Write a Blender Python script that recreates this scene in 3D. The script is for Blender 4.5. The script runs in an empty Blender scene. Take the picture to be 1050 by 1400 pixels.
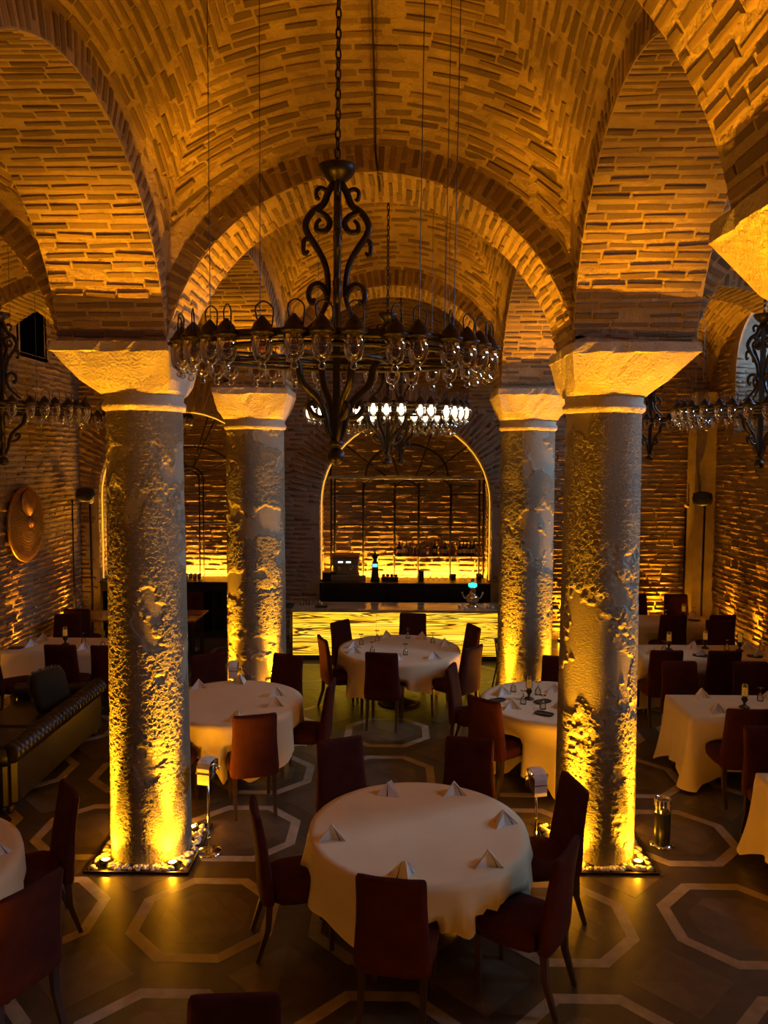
import bpy, math, random
import numpy as np
from mathutils import Vector, Matrix
PI = math.pi
R = random.Random(7)
NR = np.random.default_rng(7)
SC = bpy.context.scene
COL = SC.collection

# ------------------------------------------------------------------ camera
CAM_F, CAM_P, CAM_Y, CAM_R, CAM_H = 1056.0, 0.0684, 0.0133, 0.0041, 3.3794
fw = Vector((-math.sin(CAM_Y)*math.cos(CAM_P), math.cos(CAM_Y)*math.cos(CAM_P), -math.sin(CAM_P)))
rt = Vector((math.cos(CAM_Y), math.sin(CAM_Y), 0)); up = rt.cross(fw)
r2 = rt*math.cos(CAM_R)+up*math.sin(CAM_R); u2 = up*math.cos(CAM_R)-rt*math.sin(CAM_R)
cam_d = bpy.data.cameras.new('camera'); cam = bpy.data.objects.new('camera', cam_d); COL.objects.link(cam)
M = Matrix.Identity(4)
for i in range(3):
    M[i][0] = r2[i]; M[i][1] = u2[i]; M[i][2] = -fw[i]
M[2][3] = CAM_H
cam.matrix_world = M
cam_d.sensor_fit = 'VERTICAL'; cam_d.sensor_height = 24.0; cam_d.lens = 24.0*CAM_F/1400.0
cam_d.clip_start = 0.05; cam_d.clip_end = 200
SC.camera = cam

# ------------------------------------------------------------------ sky, daylight, exposure
w = bpy.data.worlds.new('world'); SC.world = w; w.use_nodes = True
bg = w.node_tree.nodes['Background']; bg.inputs[0].default_value = (0.62, 0.78, 1.0, 1); bg.inputs[1].default_value = 0.02
SC.view_settings.view_transform = 'Standard'; SC.view_settings.look = 'None'
SC.view_settings.gamma = 1.0; SC.view_settings.use_curve_mapping = False
SC.view_settings.exposure = 0.0
SC.cycles.use_denoising = True
SC.cycles.max_bounces = 6; SC.cycles.diffuse_bounces = 4; SC.cycles.glossy_bounces = 3
SC.cycles.transmission_bounces = 4; SC.cycles.transparent_max_bounces = 12
SC.cycles.caustics_reflective = False; SC.cycles.caustics_refractive = False
SC.cycles.sample_clamp_indirect = 4.0
AMBER = (1.0, 0.395, 0.010)
P_COL, P_WALL, P_DAY = 2100.0, 850.0, 120.0
P_SPILL = 0.003      # share of a lamp's power that spills sideways
def area_light(name, loc, target, sx, sy, power, color):
    d = bpy.data.lights.new(name, 'AREA'); d.shape = 'RECTANGLE'; d.size = sx; d.size_y = sy
    d.energy = power; d.color = color
    o = bpy.data.objects.new(name, d); COL.objects.link(o); o.location = loc
    o.rotation_euler = (Vector(target)-Vector(loc)).to_track_quat('-Z', 'Y').to_euler()
    return o
for wy in (4.5, 8.4, 12.4):      # daylight standing in the three window openings of the aisle wall
    area_light('window_daylight', (7.15, wy, 5.6), (3.6, wy-.2, .9), 1.3, 1.5, P_DAY*{4.5: 2.7, 8.4: 6.0, 12.4: 2.6}[wy], (0.36, 0.62, 1.0))

# ------------------------------------------------------------------ materials
def mat(name, color, rough=0.6, metal=0.0, noise=0.0, nscale=8.0, bump=0.0, bscale=40.0, bdist=0.01, spec=0.5,
        emit=None, estr=0.0, sheen=0.0, rand=0.0, coord='Object', alpha=None, stretch=None):
    m = bpy.data.materials.new(name); m.use_nodes = True
    nt = m.node_tree; b = nt.nodes['Principled BSDF']; L = nt.links.new
    b.inputs['Base Color'].default_value = (*color, 1); b.inputs['Roughness'].default_value = rough
    b.inputs['Metallic'].default_value = metal
    b.inputs['Specular IOR Level'].default_value = spec
    if sheen: b.inputs['Sheen Weight'].default_value = sheen; b.inputs['Sheen Roughness'].default_value = .4
    if emit: b.inputs['Emission Color'].default_value = (*emit, 1); b.inputs['Emission Strength'].default_value = estr
    if noise or bump or rand:
        tc = nt.nodes.new('ShaderNodeTexCoord'); src = tc.outputs[coord]
        if stretch:
            mp = nt.nodes.new('ShaderNodeMapping'); mp.inputs['Scale'].default_value = stretch
            L(src, mp.inputs['Vector']); src = mp.outputs[0]
    last = None
    if noise:
        n = nt.nodes.new('ShaderNodeTexNoise'); n.inputs['Scale'].default_value = nscale; n.inputs['Detail'].default_value = 5
        L(src, n.inputs['Vector'])
        mr = nt.nodes.new('ShaderNodeMapRange'); mr.inputs[1].default_value = .3; mr.inputs[2].default_value = .7
        mr.inputs[3].default_value = 1-noise; mr.inputs[4].default_value = 1+noise
        L(n.outputs['Fac'], mr.inputs[0]); last = mr.outputs[0]
    if rand:
        oi = nt.nodes.new('ShaderNodeObjectInfo'); ge = nt.nodes.new('ShaderNodeNewGeometry')
        ad = nt.nodes.new('ShaderNodeMath'); ad.operation = 'ADD'; fr = nt.nodes.new('ShaderNodeMath'); fr.operation = 'FRACT'
        L(oi.outputs['Random'], ad.inputs[0]); L(ge.outputs['Random Per Island'], ad.inputs[1]); L(ad.outputs[0], fr.inputs[0])
        mr = nt.nodes.new('ShaderNodeMapRange'); mr.inputs[3].default_value = 1-rand; mr.inputs[4].default_value = 1+rand
        L(fr.outputs[0], mr.inputs[0])
        if last is not None:
            mu = nt.nodes.new('ShaderNodeMath'); mu.operation = 'MULTIPLY'; L(last, mu.inputs[0]); L(mr.outputs[0], mu.inputs[1]); last = mu.outputs[0]
        else: last = mr.outputs[0]
    if last is not None:
        vm = nt.nodes.new('ShaderNodeVectorMath'); vm.operation = 'SCALE'; vm.inputs[0].default_value = color
        L(last, vm.inputs['Scale']); L(vm.outputs[0], b.inputs['Base Color'])
    if bump:
        n = nt.nodes.new('ShaderNodeTexNoise'); n.inputs['Scale'].default_value = bscale; n.inputs['Detail'].default_value = 6
        n.inputs['Roughness'].default_value = .6
        L(src, n.inputs['Vector'])
        bp = nt.nodes.new('ShaderNodeBump'); bp.inputs['Strength'].default_value = bump; bp.inputs['Distance'].default_value = bdist
        L(n.outputs['Fac'], bp.inputs['Height']); L(bp.outputs[0], b.inputs['Normal'])
    return m

def glass_mat(name, color, gloss=.12, rough=.03):
    m = bpy.data.materials.new(name); m.use_nodes = True; nt = m.node_tree; nt.nodes.clear(); L = nt.links.new
    o = nt.nodes.new('ShaderNodeOutputMaterial'); t = nt.nodes.new('ShaderNodeBsdfTransparent'); g = nt.nodes.new('ShaderNodeBsdfGlossy')
    t.inputs[0].default_value = (*color, 1); g.inputs[0].default_value = (1, 1, 1, 1); g.inputs['Roughness'].default_value = rough
    f = nt.nodes.new('ShaderNodeFresnel'); f.inputs[0].default_value = 1.5
    a = nt.nodes.new('ShaderNodeMath'); a.operation = 'ADD'; a.inputs[1].default_value = gloss; a.use_clamp = True
    L(f.outputs[0], a.inputs[0])
    x = nt.nodes.new('ShaderNodeMixShader'); L(a.outputs[0], x.inputs[0]); L(t.outputs[0], x.inputs[1]); L(g.outputs[0], x.inputs[2]); L(x.outputs[0], o.inputs[0])
    return m

def column_mat():
    m = bpy.data.materials.new('weathered_stone_shaft'); m.use_nodes = True; nt = m.node_tree; L = nt.links.new
    b = nt.nodes['Principled BSDF']; b.inputs['Roughness'].default_value = .8
    tc = nt.nodes.new('ShaderNodeTexCoord')
    big = nt.nodes.new('ShaderNodeTexNoise'); big.inputs['Scale'].default_value = 1.4; big.inputs['Detail'].default_value = 4; big.inputs['Roughness'].default_value = .65
    L(tc.outputs['Object'], big.inputs['Vector'])
    rp = nt.nodes.new('ShaderNodeMapRange'); rp.inputs[1].default_value = .455; rp.inputs[2].default_value = .475; L(big.outputs['Fac'], rp.inputs[0])
    mp = nt.nodes.new('ShaderNodeMapping'); mp.inputs['Scale'].default_value = (1, 1, 1.6); L(tc.outputs['Object'], mp.inputs['Vector'])
    fine = nt.nodes.new('ShaderNodeTexNoise'); fine.inputs['Scale'].default_value = 52; fine.inputs['Detail'].default_value = 5; fine.inputs['Roughness'].default_value = .58; L(mp.outputs[0], fine.inputs['Vector'])
    hm = nt.nodes.new('ShaderNodeMath'); hm.operation = 'MULTIPLY'; at = nt.nodes.new('ShaderNodeAttribute'); at.attribute_name = 'patch'; L(at.outputs['Fac'], hm.inputs[0]); L(fine.outputs['Fac'], hm.inputs[1])
    h2 = nt.nodes.new('ShaderNodeMath'); h2.operation = 'MULTIPLY_ADD'; h2.inputs[1].default_value = .12; L(fine.outputs['Fac'], h2.inputs[0]); L(hm.outputs[0], h2.inputs[2])
    bp = nt.nodes.new('ShaderNodeBump'); bp.inputs['Strength'].default_value = 1.0; bp.inputs['Distance'].default_value = .04
    L(h2.outputs[0], bp.inputs['Height']); L(bp.outputs[0], b.inputs['Normal'])
    cr = nt.nodes.new('ShaderNodeValToRGB'); cr.color_ramp.elements[0].color = (.24, .20, .125, 1); cr.color_ramp.elements[1].color = (.46, .39, .24, 1)
    L(big.outputs['Fac'], cr.inputs[0]); L(cr.outputs[0], b.inputs['Base Color'])
    return m

def onyx_mat():
    m = bpy.data.materials.new('backlit_onyx'); m.use_nodes = True; nt = m.node_tree; L = nt.links.new
    b = nt.nodes['Principled BSDF']; b.inputs['Roughness'].default_value = .15; b.inputs['Base Color'].default_value = (.10, .05, .01, 1)
    tc = nt.nodes.new('ShaderNodeTexCoord')
    mp = nt.nodes.new('ShaderNodeMapping'); mp.inputs['Scale'].default_value = (.17, .17, 4.4); L(tc.outputs['Object'], mp.inputs['Vector'])
    n = nt.nodes.new('ShaderNodeTexNoise'); n.inputs['Scale'].default_value = 1.4; n.inputs['Detail'].default_value = 4; n.inputs['Roughness'].default_value = .5; n.inputs['Distortion'].default_value = .8
    L(mp.outputs[0], n.inputs['Vector'])
    cr = nt.nodes.new('ShaderNodeValToRGB'); e = cr.color_ramp.elements
    e[0].position = .22; e[0].color = (.06, .02, .001, 1); e[1].position = .31; e[1].color = (.8, .36, .01, 1)
    for p, c in ((.36, (1, .58, .02)), (.385, (.95, .45, .01)), (.392, (.06, .02, .001)), (.418, (.10, .03, .001)), (.425, (.9, .42, .01)), (.447, (1, .66, .05)), (.455, (.09, .03, .001)), (.468, (.30, .10, .003)), (.472, (1, .60, .025)), (.505, (1, .70, .07)), (.512, (.06, .02, .001)), (.538, (.08, .025, .001)), (.545, (.85, .36, .01)), (.565, (1, .62, .03)), (.572, (.12, .04, .001)), (.582, (.9, .42, .012)), (.62, (1, .62, .04)), (.628, (.07, .02, .001)), (.65, (.09, .03, .001)), (.66, (.9, .42, .01))):
        k = e.new(p); k.color = (*c, 1)
    L(n.outputs['Fac'], cr.inputs[0]); L(cr.outputs[0], b.inputs['Emission Color']); b.inputs['Emission Strength'].default_value = 1.4
    return m

def cloth_mat():
    return mat('linen_cloth', (.74, .59, .33), .85, noise=.04, nscale=3, bump=.15, bscale=500, bdist=.001)

m_mortar = mat('lime_mortar', (.40, .285, .14), .9, noise=.18, nscale=5, bump=.8, bscale=20, bdist=.03)
m_brick = mat('old_red_brick', (.25, .165, .075), .9, rand=.34, noise=.12, nscale=14, bump=.6, bscale=45, bdist=.008)
m_wbrick = mat('dark_wall_brick', (.23, .14, .07), .55, rand=.3, noise=.12, nscale=14, bump=.35, bscale=40, bdist=.008)
m_wmortar = mat('dark_wall_mortar', (.33, .24, .14), .85, noise=.2, nscale=5, bump=.6, bscale=25, bdist=.02)
m_stone = mat('capital_stone', (.52, .44, .31), .85, noise=.14, nscale=4, bump=1.0, bscale=48, bdist=.02)
m_shaft = column_mat()
m_iron = mat('dark_wrought_iron', (.035, .026, .018), .38, .6, noise=.25, nscale=20, bump=.2, bscale=60, bdist=.002)
m_frame = mat('black_iron_frame', (.02, .012, .008), .45, .5, noise=.2, nscale=20)
m_glass = glass_mat('clear_lantern_glass', (.96, .93, .86), .05)
m_bulb = glass_mat('unlit_bulb_glass', (.80, .62, .36), .10)
m_lit = mat('lit_bulb', (1, .95, .85), .3, emit=(1.0, .86, .62), estr=5.5, noise=.02)
m_velvet = mat('dark_red_velvet', (.052, .010, .005), .9, spec=.15, noise=.25, nscale=9, bump=.1, bscale=300, bdist=.001)
m_leg = mat('dark_stained_wood', (.035, .016, .008), .4, noise=.25, nscale=12, stretch=(1, 1, .1))
m_cloth = cloth_mat()
m_napkin = mat('folded_linen', (.85, .79, .70), .85, noise=.04, nscale=20, bump=.1, bscale=400, bdist=.001)
m_stripe = mat('napkin_stripe', (.06, .03, .03), .8, noise=.05)
m_oak = mat('pale_oak_inlay', (.33, .265, .175), .34, noise=.22, nscale=9, rand=.12, bump=.12, bscale=60, bdist=.002)
m_dark = mat('dark_parquet', (.062, .046, .030), .30, noise=.28, nscale=7, rand=.15, bump=.1, bscale=50, bdist=.002)
m_mid = mat('brown_parquet', (.10, .073, .046), .30, noise=.25, nscale=8, rand=.22, bump=.1, bscale=50, bdist=.002)
m_chrome = mat('polished_steel', (.72, .7, .66), .12, 1.0, noise=.05, nscale=4)
m_black = mat('black_lacquer', (.008, .007, .006), .35, noise=.2)
m_leather = mat('dark_brown_leather', (.012, .007, .004), .36, noise=.25, nscale=8, bump=.25, bscale=80, bdist=.003)
m_fringe = mat('cream_fringe', (.42, .34, .2), .9, noise=.2, nscale=60)
m_cushion = mat('dark_green_velvet', (.012, .013, .007), .85, noise=.2, sheen=.2)
m_bronze = mat('dark_bronze', (.07, .045, .02), .35, .8, noise=.2)
m_candle = mat('amber_candle', (.4, .2, .04), .5, emit=(1, .40, .04), estr=.22, noise=.05)
m_pebble = mat('white_pebble', (.85, .78, .66), .6, rand=.15, noise=.1, nscale=30)
m_lens = mat('lamp_lens', (1, .9, .6), .2, emit=(1.0, .66, .12), estr=25.0, noise=.01)
m_led = mat('amber_led_strip', (1, .6, .2), .4, emit=(1.0, .46, .03), estr=380.0, noise=.01)
m_led2 = mat('amber_led_line', (1, .6, .2), .4, emit=(1.0, .46, .03), estr=.9, noise=.01)
m_onyx = onyx_mat()
m_onyxtop = mat('onyx_counter', (.38, .28, .15), .08, noise=.4, nscale=2.5, stretch=(.6, 3, 1))
m_wood = mat('oiled_wood', (.32, .15, .05), .22, noise=.25, nscale=6, stretch=(.3, 2, 1))
m_copper = mat('hammered_copper', (.40, .22, .09), .32, .9, noise=.2, nscale=12, bump=.3, bscale=50, bdist=.004)
m_steel = mat('brushed_steel', (.32, .29, .24), .28, .9, noise=.1, nscale=15)
m_bdark = mat('dark_bottle_glass', (.012, .012, .006), .1, noise=.2)
m_bamber = mat('amber_bottle_glass', (.20, .09, .015), .12, noise=.2)
m_bclear = glass_mat('clear_bottle_glass', (.75, .6, .32), .08)
m_goblet = glass_mat('goblet_glass', (.93, .91, .86), .09)
m_blue = mat('blue_display', (.1, .2, 1), .4, emit=(.05, .15, 1.0), estr=6, noise=.01)
m_white = mat('white_display', (.8, .9, 1), .4, emit=(.5, .8, 1.0), estr=2.5, noise=.01)
m_teal = mat('teal_display', (.1, .8, .6), .4, emit=(.03, .75, .5), estr=2.5, noise=.01)
m_label = mat('paper_label', (.5, .42, .3), .8, noise=.1)

# ------------------------------------------------------------------ mesh helpers
class MB:
    def __init__(s): s.v = []; s.f = []
    def add(s, vs, fs, mx=None):
        o = len(s.v)
        if mx is not None: vs = [mx @ Vector(v) for v in vs]
        s.v += [tuple(v) for v in vs]; s.f += [tuple(i+o for i in f) for f in fs]
        return s
    def box(s, x0, x1, y0, y1, z0, z1, t=0.0, mx=None):
        vs = [(x0, y0, z0), (x1, y0, z0), (x1, y1, z0), (x0, y1, z0), (x0+t, y0+t, z1), (x1-t, y0+t, z1), (x1-t, y1-t, z1), (x0+t, y1-t, z1)]
        return s.add(vs, [(0, 3, 2, 1), (4, 5, 6, 7), (0, 1, 5, 4), (1, 2, 6, 5), (2, 3, 7, 6), (3, 0, 4, 7)], mx)
    def bbox(s, x0, x1, y0, y1, z0, z1, b=.01, mx=None):      # box with chamfered edges, stacked loops
        L = [(z0, b), (z0+b, 0), (z1-b, 0), (z1, b)]; vs = []; fs = []
        for z, i in L:
            c = b
            X0, X1, Y0, Y1 = x0+i, x1-i, y0+i, y1-i
            vs += [(X0+c, Y0, z), (X1-c, Y0, z), (X1, Y0+c, z), (X1, Y1-c, z), (X1-c, Y1, z), (X0+c, Y1, z), (X0, Y1-c, z), (X0, Y0+c, z)]
        for k in range(3):
            for i in range(8):
                j = (i+1) % 8; fs.append((k*8+i, k*8+j, k*8+8+j, k*8+8+i))
        fs.append(tuple(range(7, -1, -1))); fs.append(tuple(range(24, 32)))
        return s.add(vs, fs, mx)
    def loops(s, loops, cap=True, closed=True, mx=None):
        n = len(loops[0]); vs = [p for l in loops for p in l]; fs = []
        for k in range(len(loops)-1):
            for i in range(n if closed else n-1):
                j = (i+1) % n; fs.append((k*n+i, k*n+j, k*n+n+j, k*n+n+i))
        if cap:
            fs.append(tuple(range(n-1, -1, -1))); fs.append(tuple(range((len(loops)-1)*n, len(loops)*n)))
        return s.add(vs, fs, mx)
    def lathe(s, prof, n=16, c=(0, 0, 0), cap=True, mx=None):
        return s.loops([[(c[0]+r*math.cos(2*PI*i/n), c[1]+r*math.sin(2*PI*i/n), c[2]+z) for i in range(n)] for r, z in prof], cap, mx=mx)
    def tube(s, pts, r, n=6, mx=None, closed=False):
        pts = [Vector(p) for p in pts]; N = len(pts); lo = []
        rr = r if isinstance(r, (list, tuple)) else [r]*N
        pu = None
        for i, p in enumerate(pts):
            a = pts[(i-1) % N] if (i or closed) else p; b = pts[(i+1) % N] if (i < N-1 or closed) else p
            t = (b-a).normalized()
            u = pu if pu is not None else (Vector((0, 0, 1)) if abs(t.z) < .9 else Vector((1, 0, 0)))
            u = (u-t*u.dot(t)).normalized(); pu = u; v = t.cross(u)
            lo.append([p+(u*math.cos(2*PI*k/n)+v*math.sin(2*PI*k/n))*rr[i] for k in range(n)])
        if closed: lo.append(lo[0])
        return s.loops(lo, not closed, mx=mx)
    def sphere(s, c, r, n=12, m=8, sc=(1, 1, 1), mx=None):
        pr = [[(c[0]+sc[0]*r*max(math.sin(PI*k/m), .02)*math.cos(2*PI*i/n), c[1]+sc[1]*r*max(math.sin(PI*k/m), .02)*math.sin(2*PI*i/n), c[2]-sc[2]*r*math.cos(PI*k/m)) for i in range(n)] for k in range(m+1)]
        return s.loops(pr, mx=mx)
    def mesh(s, name, m, smooth=False):
        me = bpy.data.meshes.new(name); me.from_pydata(s.v, [], s.f); me.materials.append(m)
        if smooth: me.shade_smooth()
        me.update(); return me
    def build(s, name, m, parent=None, smooth=False, **kw):
        return link(name, s.mesh(name, m, smooth), parent, **kw)

def link(name, data, parent=None, loc=None, rz=None, **kw):
    o = bpy.data.objects.new(name, data); COL.objects.link(o)
    if parent is not None: o.parent = parent
    if loc is not None: o.location = loc
    if rz is not None: o.rotation_euler = (0, 0, rz)
    for k, v in kw.items(): o[k] = v
    return o
def tag(o, label, cat, group=None, kind=None):
    o['label'] = label; o['category'] = cat
    if group: o['group'] = group
    if kind: o['kind'] = kind
    return o
def thing(name, label, cat, loc=(0, 0, 0), rz=0.0, group=None):
    return tag(link(name, None, None, loc, rz), label, cat, group)
KIDS = {}
def dup(root, loc, rz, label, group=None):
    src = KIDS.setdefault(root.name, None)
    r = root.copy(); COL.objects.link(r); r.location = loc; r.rotation_euler = (0, 0, rz); r['label'] = label
    if group: r['group'] = group
    def rec(a, b):
        for ch in CH.get(a.name, []):
            c = ch.copy(); COL.objects.link(c); c.parent = b; c.matrix_parent_inverse = ch.matrix_parent_inverse; rec(ch, c)
    rec(root, r)
    return r
CH = {}
def index_children(root):
    todo = [root]; allo = list(bpy.data.objects)
    while todo:
        a = todo.pop(); CH[a.name] = [o for o in allo if o.parent == a]; todo += CH[a.name]

# ------------------------------------------------------------------ brickwork
def brick_variant(k):
    g = random.Random(100+k); j = lambda a: g.uniform(-a, a)
    vs = [(-.5, -.5, -.3), (.5, -.5, -.3), (.5, .5, -.3), (-.5, .5, -.3)]
    vs += [(-.5+j(.01), -.5+j(.08), .45), (.5+j(.01), -.5+j(.08), .45), (.5+j(.01), .5+j(.08), .45), (-.5+j(.01), .5+j(.08), .45)]
    vs += [(-.47+j(.02), -.34+j(.1), 1+j(.25)), (.47+j(.02), -.34+j(.1), 1+j(.25)), (.47+j(.02), .34+j(.1), 1+j(.25)), (-.47+j(.02), .34+j(.1), 1+j(.25))]
    fs = [(8, 9, 10, 11)]
    for b in (0, 4):
        for i in range(4): fs.append((b+i, b+(i+1) % 4, b+4+(i+1) % 4, b+4+i))
    return vs, fs
VARS = [brick_variant(k) for k in range(6)]
VARR = np.array([v for v, f in VARS])
BFACES = np.array(VARS[0][1])
BMESH = {}
def brick_meshes(m):
    if m.name not in BMESH:
        BMESH[m.name] = []
        for vs, fs in VARS:
            b = MB(); b.add(vs, fs); BMESH[m.name].append(b.mesh('brick', m))
    return BMESH[m.name]

def np_mesh(name, V, F, m, smooth=False):
    me = bpy.data.meshes.new(name)
    me.vertices.add(len(V)); me.vertices.foreach_set('co', np.ascontiguousarray(V, dtype=np.float32).ravel())
    n = len(F); k = F.shape[1]
    me.loops.add(n*k); me.loops.foreach_set('vertex_index', np.ascontiguousarray(F, dtype=np.int32).ravel())
    me.polygons.add(n); me.polygons.foreach_set('loop_start', np.arange(0, n*k, k, dtype=np.int32))
    me.materials.append(m); me.update(calc_edges=True); me.validate()
    if smooth: me.shade_smooth()
    return me

def lay(S, na, inward, pitch=.074, blen=.26, joint=.018, bh=.042, proud=.012, keep=None, a0=0., a1=1., b0=0., b1=1., along=None, fill=False):
    """bricks on the surface S(a,b): one course for each a, bricks run along b; inward = a point or direction the faces look to"""
    aa = np.linspace(a0, a1, 200); bm = (b0+b1)/2
    P = S(aa, np.full_like(aa, bm)); d = np.r_[0, np.cumsum(np.linalg.norm(np.diff(P, axis=0), axis=1))]
    nc = max(1, int(d[-1]/pitch)); ac = np.interp((np.arange(nc)+.5)*d[-1]/nc, d, aa)
    if fill:
        P = S(aa, np.full_like(aa, b0+.03*(b1-b0))); d = np.r_[0, np.cumsum(np.linalg.norm(np.diff(P, axis=0), axis=1))]
        P5 = S(aa, np.full_like(aa, bm)); d = np.maximum(d, np.r_[0, np.cumsum(np.linalg.norm(np.diff(P5, axis=0), axis=1))])
        nc = max(1, int(d[-1]/pitch*2.0)); ac = np.interp((np.arange(nc)+.5)*d[-1]/nc, d, aa)
        bins = np.linspace(b0, b1, 61); lastp = np.full((61, 3), 99.0)
    out = []
    for ci, a in enumerate(ac):
        bb = np.linspace(b0, b1, 60); P = S(np.full_like(bb, a), bb)
        l = np.r_[0, np.cumsum(np.linalg.norm(np.diff(P, axis=0), axis=1))]; tot = l[-1]
        if tot < .08: continue
        pos = -NR.uniform(0, 1)*blen
        while pos < tot-.03:
            ln = blen*NR.uniform(.72, 1.15); s, e = max(pos, .008), min(pos+ln, tot-.008); pos += ln+joint
            if e-s < .05 or NR.random() < .02: continue
            if fill:
                i0, i1 = np.searchsorted(bins, np.interp(s, l, bb)), np.searchsorted(bins, np.interp(e, l, bb)); i1 = min(max(i1, i0+1), 61); i0 = min(i0, 60)
                Q = S(np.full(i1-i0, a), bins[i0:i1])
                if np.linalg.norm(Q-lastp[i0:i1], axis=1).min() < .78*pitch: continue
                lastp[i0:i1] = Q
            out.append((a, np.interp((s+e)/2, l, bb), e-s))
    if not out: return None
    out = np.array(out); a, b, L = out.T
    ea, eb = 1e-4*(a1-a0), 1e-4*(b1-b0)
    C = S(a, b); T = S(a, b+eb)-S(a, b-eb); B = S(a+ea, b)-S(a-ea, b)
    T /= np.linalg.norm(T, axis=1)[:, None]; N = np.cross(T, B); N /= np.linalg.norm(N, axis=1)[:, None]
    inw = np.array(inward, float)
    tgt = (inw[:3]-C) if len(inw) == 3 else np.tile(inw[:3], (len(C), 1))
    sgn = np.sign((N*tgt).sum(1)); N *= sgn[:, None]; B = np.cross(N, T)
    ang = NR.normal(0, .022, len(C))
    T, B = T*np.cos(ang)[:, None]+B*np.sin(ang)[:, None], B*np.cos(ang)[:, None]-T*np.sin(ang)[:, None]
    H = proud*NR.uniform(.25, 1.6, len(C)); HB = bh*NR.uniform(.62, 1.22, len(C))
    C = C+B*NR.normal(0, .004, len(C))[:, None]
    if keep is not None:
        k = keep(C); C, T, B, N, L, H, HB = C[k], T[k], B[k], N[k], L[k], H[k], HB[k]
    return C, T, B, N, L, HB, H

CAMW = np.array([0, 0, CAM_H]); RW, UW, FW = np.array(r2), np.array(u2), np.array(fw)
def bricks(parent, sets, m, single=200):
    sets = [s for s in sets if s is not None and len(s[0])]
    if not sets: return
    C, T, B, N, L, HB, H = [np.concatenate([s[i] for s in sets]) for i in range(7)]
    d = C-CAMW; z = d@FW; zz = np.where(z > .2, z, 1e9)
    x = 525+CAM_F*(d@RW)/zz; y = 700-CAM_F*(d@UW)/zz
    vis = (z > .2) & (x > -20) & (x < 1070) & (y > -20) & (y < 1420) & ((N*-d).sum(1) > 0)
    size = np.where(vis, L/zz*(N*-d).sum(1)/np.linalg.norm(d, axis=1), -1)
    order = np.argsort(-size); pick = order[:single]; pick = pick[size[pick]*CAM_F > 7]
    mask = np.zeros(len(C), bool); mask[pick] = True
    mesh = brick_meshes(m)
    for i in pick:
        o = bpy.data.objects.new('brick', mesh[i % 6]); COL.objects.link(o); o.parent = parent
        mx = Matrix.Identity(4)
        for k in range(3):
            mx[k][0] = T[i, k]*L[i]; mx[k][1] = B[i, k]*HB[i]; mx[k][2] = N[i, k]*H[i]; mx[k][3] = C[i, k]
        o.matrix_local = mx
    r = ~mask
    if r.sum():
        v = VARR[np.arange(len(C)) % 6][r]
        V = C[r][:, None]+v[:, :, 0:1]*(T*L[:, None])[r][:, None]+v[:, :, 1:2]*(B*HB[:, None])[r][:, None]+v[:, :, 2:3]*(N*H[:, None])[r][:, None]
        n = r.sum(); F = (BFACES[None]+(np.arange(n)*12)[:, None, None]).reshape(-1, 4)
        link('brickwork', np_mesh('brickwork', V.reshape(-1, 3), F, m), parent, kind='stuff')

def surf(S, na, nb, a0=0., a1=1., b0=0., b1=1.):
    A, Bb = np.meshgrid(np.linspace(a0, a1, na), np.linspace(b0, b1, nb), indexing='ij')
    V = S(A.ravel(), Bb.ravel()); i = np.arange(na*nb).reshape(na, nb)
    F = np.stack([i[:-1, :-1], i[1:, :-1], i[1:, 1:], i[:-1, 1:]], -1).reshape(-1, 4)
    return V, F
def merge(parts):
    V = []; F = []; o = 0
    for v, f in parts: V.append(v); F.append(f+o); o += len(v)
    return np.concatenate(V), np.concatenate(F)

# ------------------------------------------------------------------ plan
ROW = [2.62, 6.50, 10.42]; BACK = 14.4
PX = [[(-2.72, -1.86), (1.25, 2.25)], [(-2.66, -1.80), (1.41, 2.33)], [(-2.32, -1.42), (1.36, 2.30)]]   # piers, in x, row by row
PD = .35
WL, WR = -5.9, 5.8
ZS, ZC = 4.32, 5.60      # springing and crown of the arches
RING = .2

def arch_geo(half):
    h = ZC-ZS; r = (half*half+h*h)/(2*h); cz = ZC-r
    return r, cz, math.asin(min(1, half/r)) if cz < ZS else PI-math.asin(half/r)
def arch(name, A, B, thick, label, single=150, faces=(True, True)):
    """a brick arch between plan points A and B (centre line), thick across"""
    A = np.array(A, float); B = np.array(B, float); d = B-A; L = np.linalg.norm(d); d /= L; nrm = np.array([-d[1], d[0]]); c = (A+B)/2
    r, cz, th = arch_geo(L/2)
    def soff(a, b):
        t = -th+2*th*a; w = (b-.5)*thick
        return np.stack([c[0]+d[0]*r*np.sin(t)+nrm[0]*w, c[1]+d[1]*r*np.sin(t)+nrm[1]*w, cz+r*np.cos(t)], -1)
    def face(side):
        def f(a, b):
            t = -th+2*th*a; q = r+b*(RING+.03); w = side*thick/2
            return np.stack([c[0]+d[0]*q*np.sin(t)+nrm[0]*w, c[1]+d[1]*q*np.sin(t)+nrm[1]*w, cz+q*np.cos(t)], -1)
        return f
    def extr(a, b):
        t = -th+2*th*a; q = r+RING+.03; w = (b-.5)*thick
        return np.stack([c[0]+d[0]*q*np.sin(t)+nrm[0]*w, c[1]+d[1]*q*np.sin(t)+nrm[1]*w, cz+q*np.cos(t)], -1)
    V, F = merge([surf(soff, 40, 6), surf(face(1), 40, 3), surf(face(-1), 40, 3), surf(extr, 40, 2)])
    o = tag(link(name, np_mesh(name, V, F, m_mortar)), label, 'arch', kind='structure')
    sets = [lay(soff, 0, (c[0], c[1], cz-1), proud=.011)]
    for s in (1, -1):
        if faces[0 if s > 0 else 1]:
            sets.append(lay(face(s), 0, (c[0]+nrm[0]*s*9, c[1]+nrm[1]*s*9, cz+1), pitch=.085, blen=.3, bh=.05, proud=.007))
    bricks(o, sets, m_brick, single)
    return o

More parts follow.
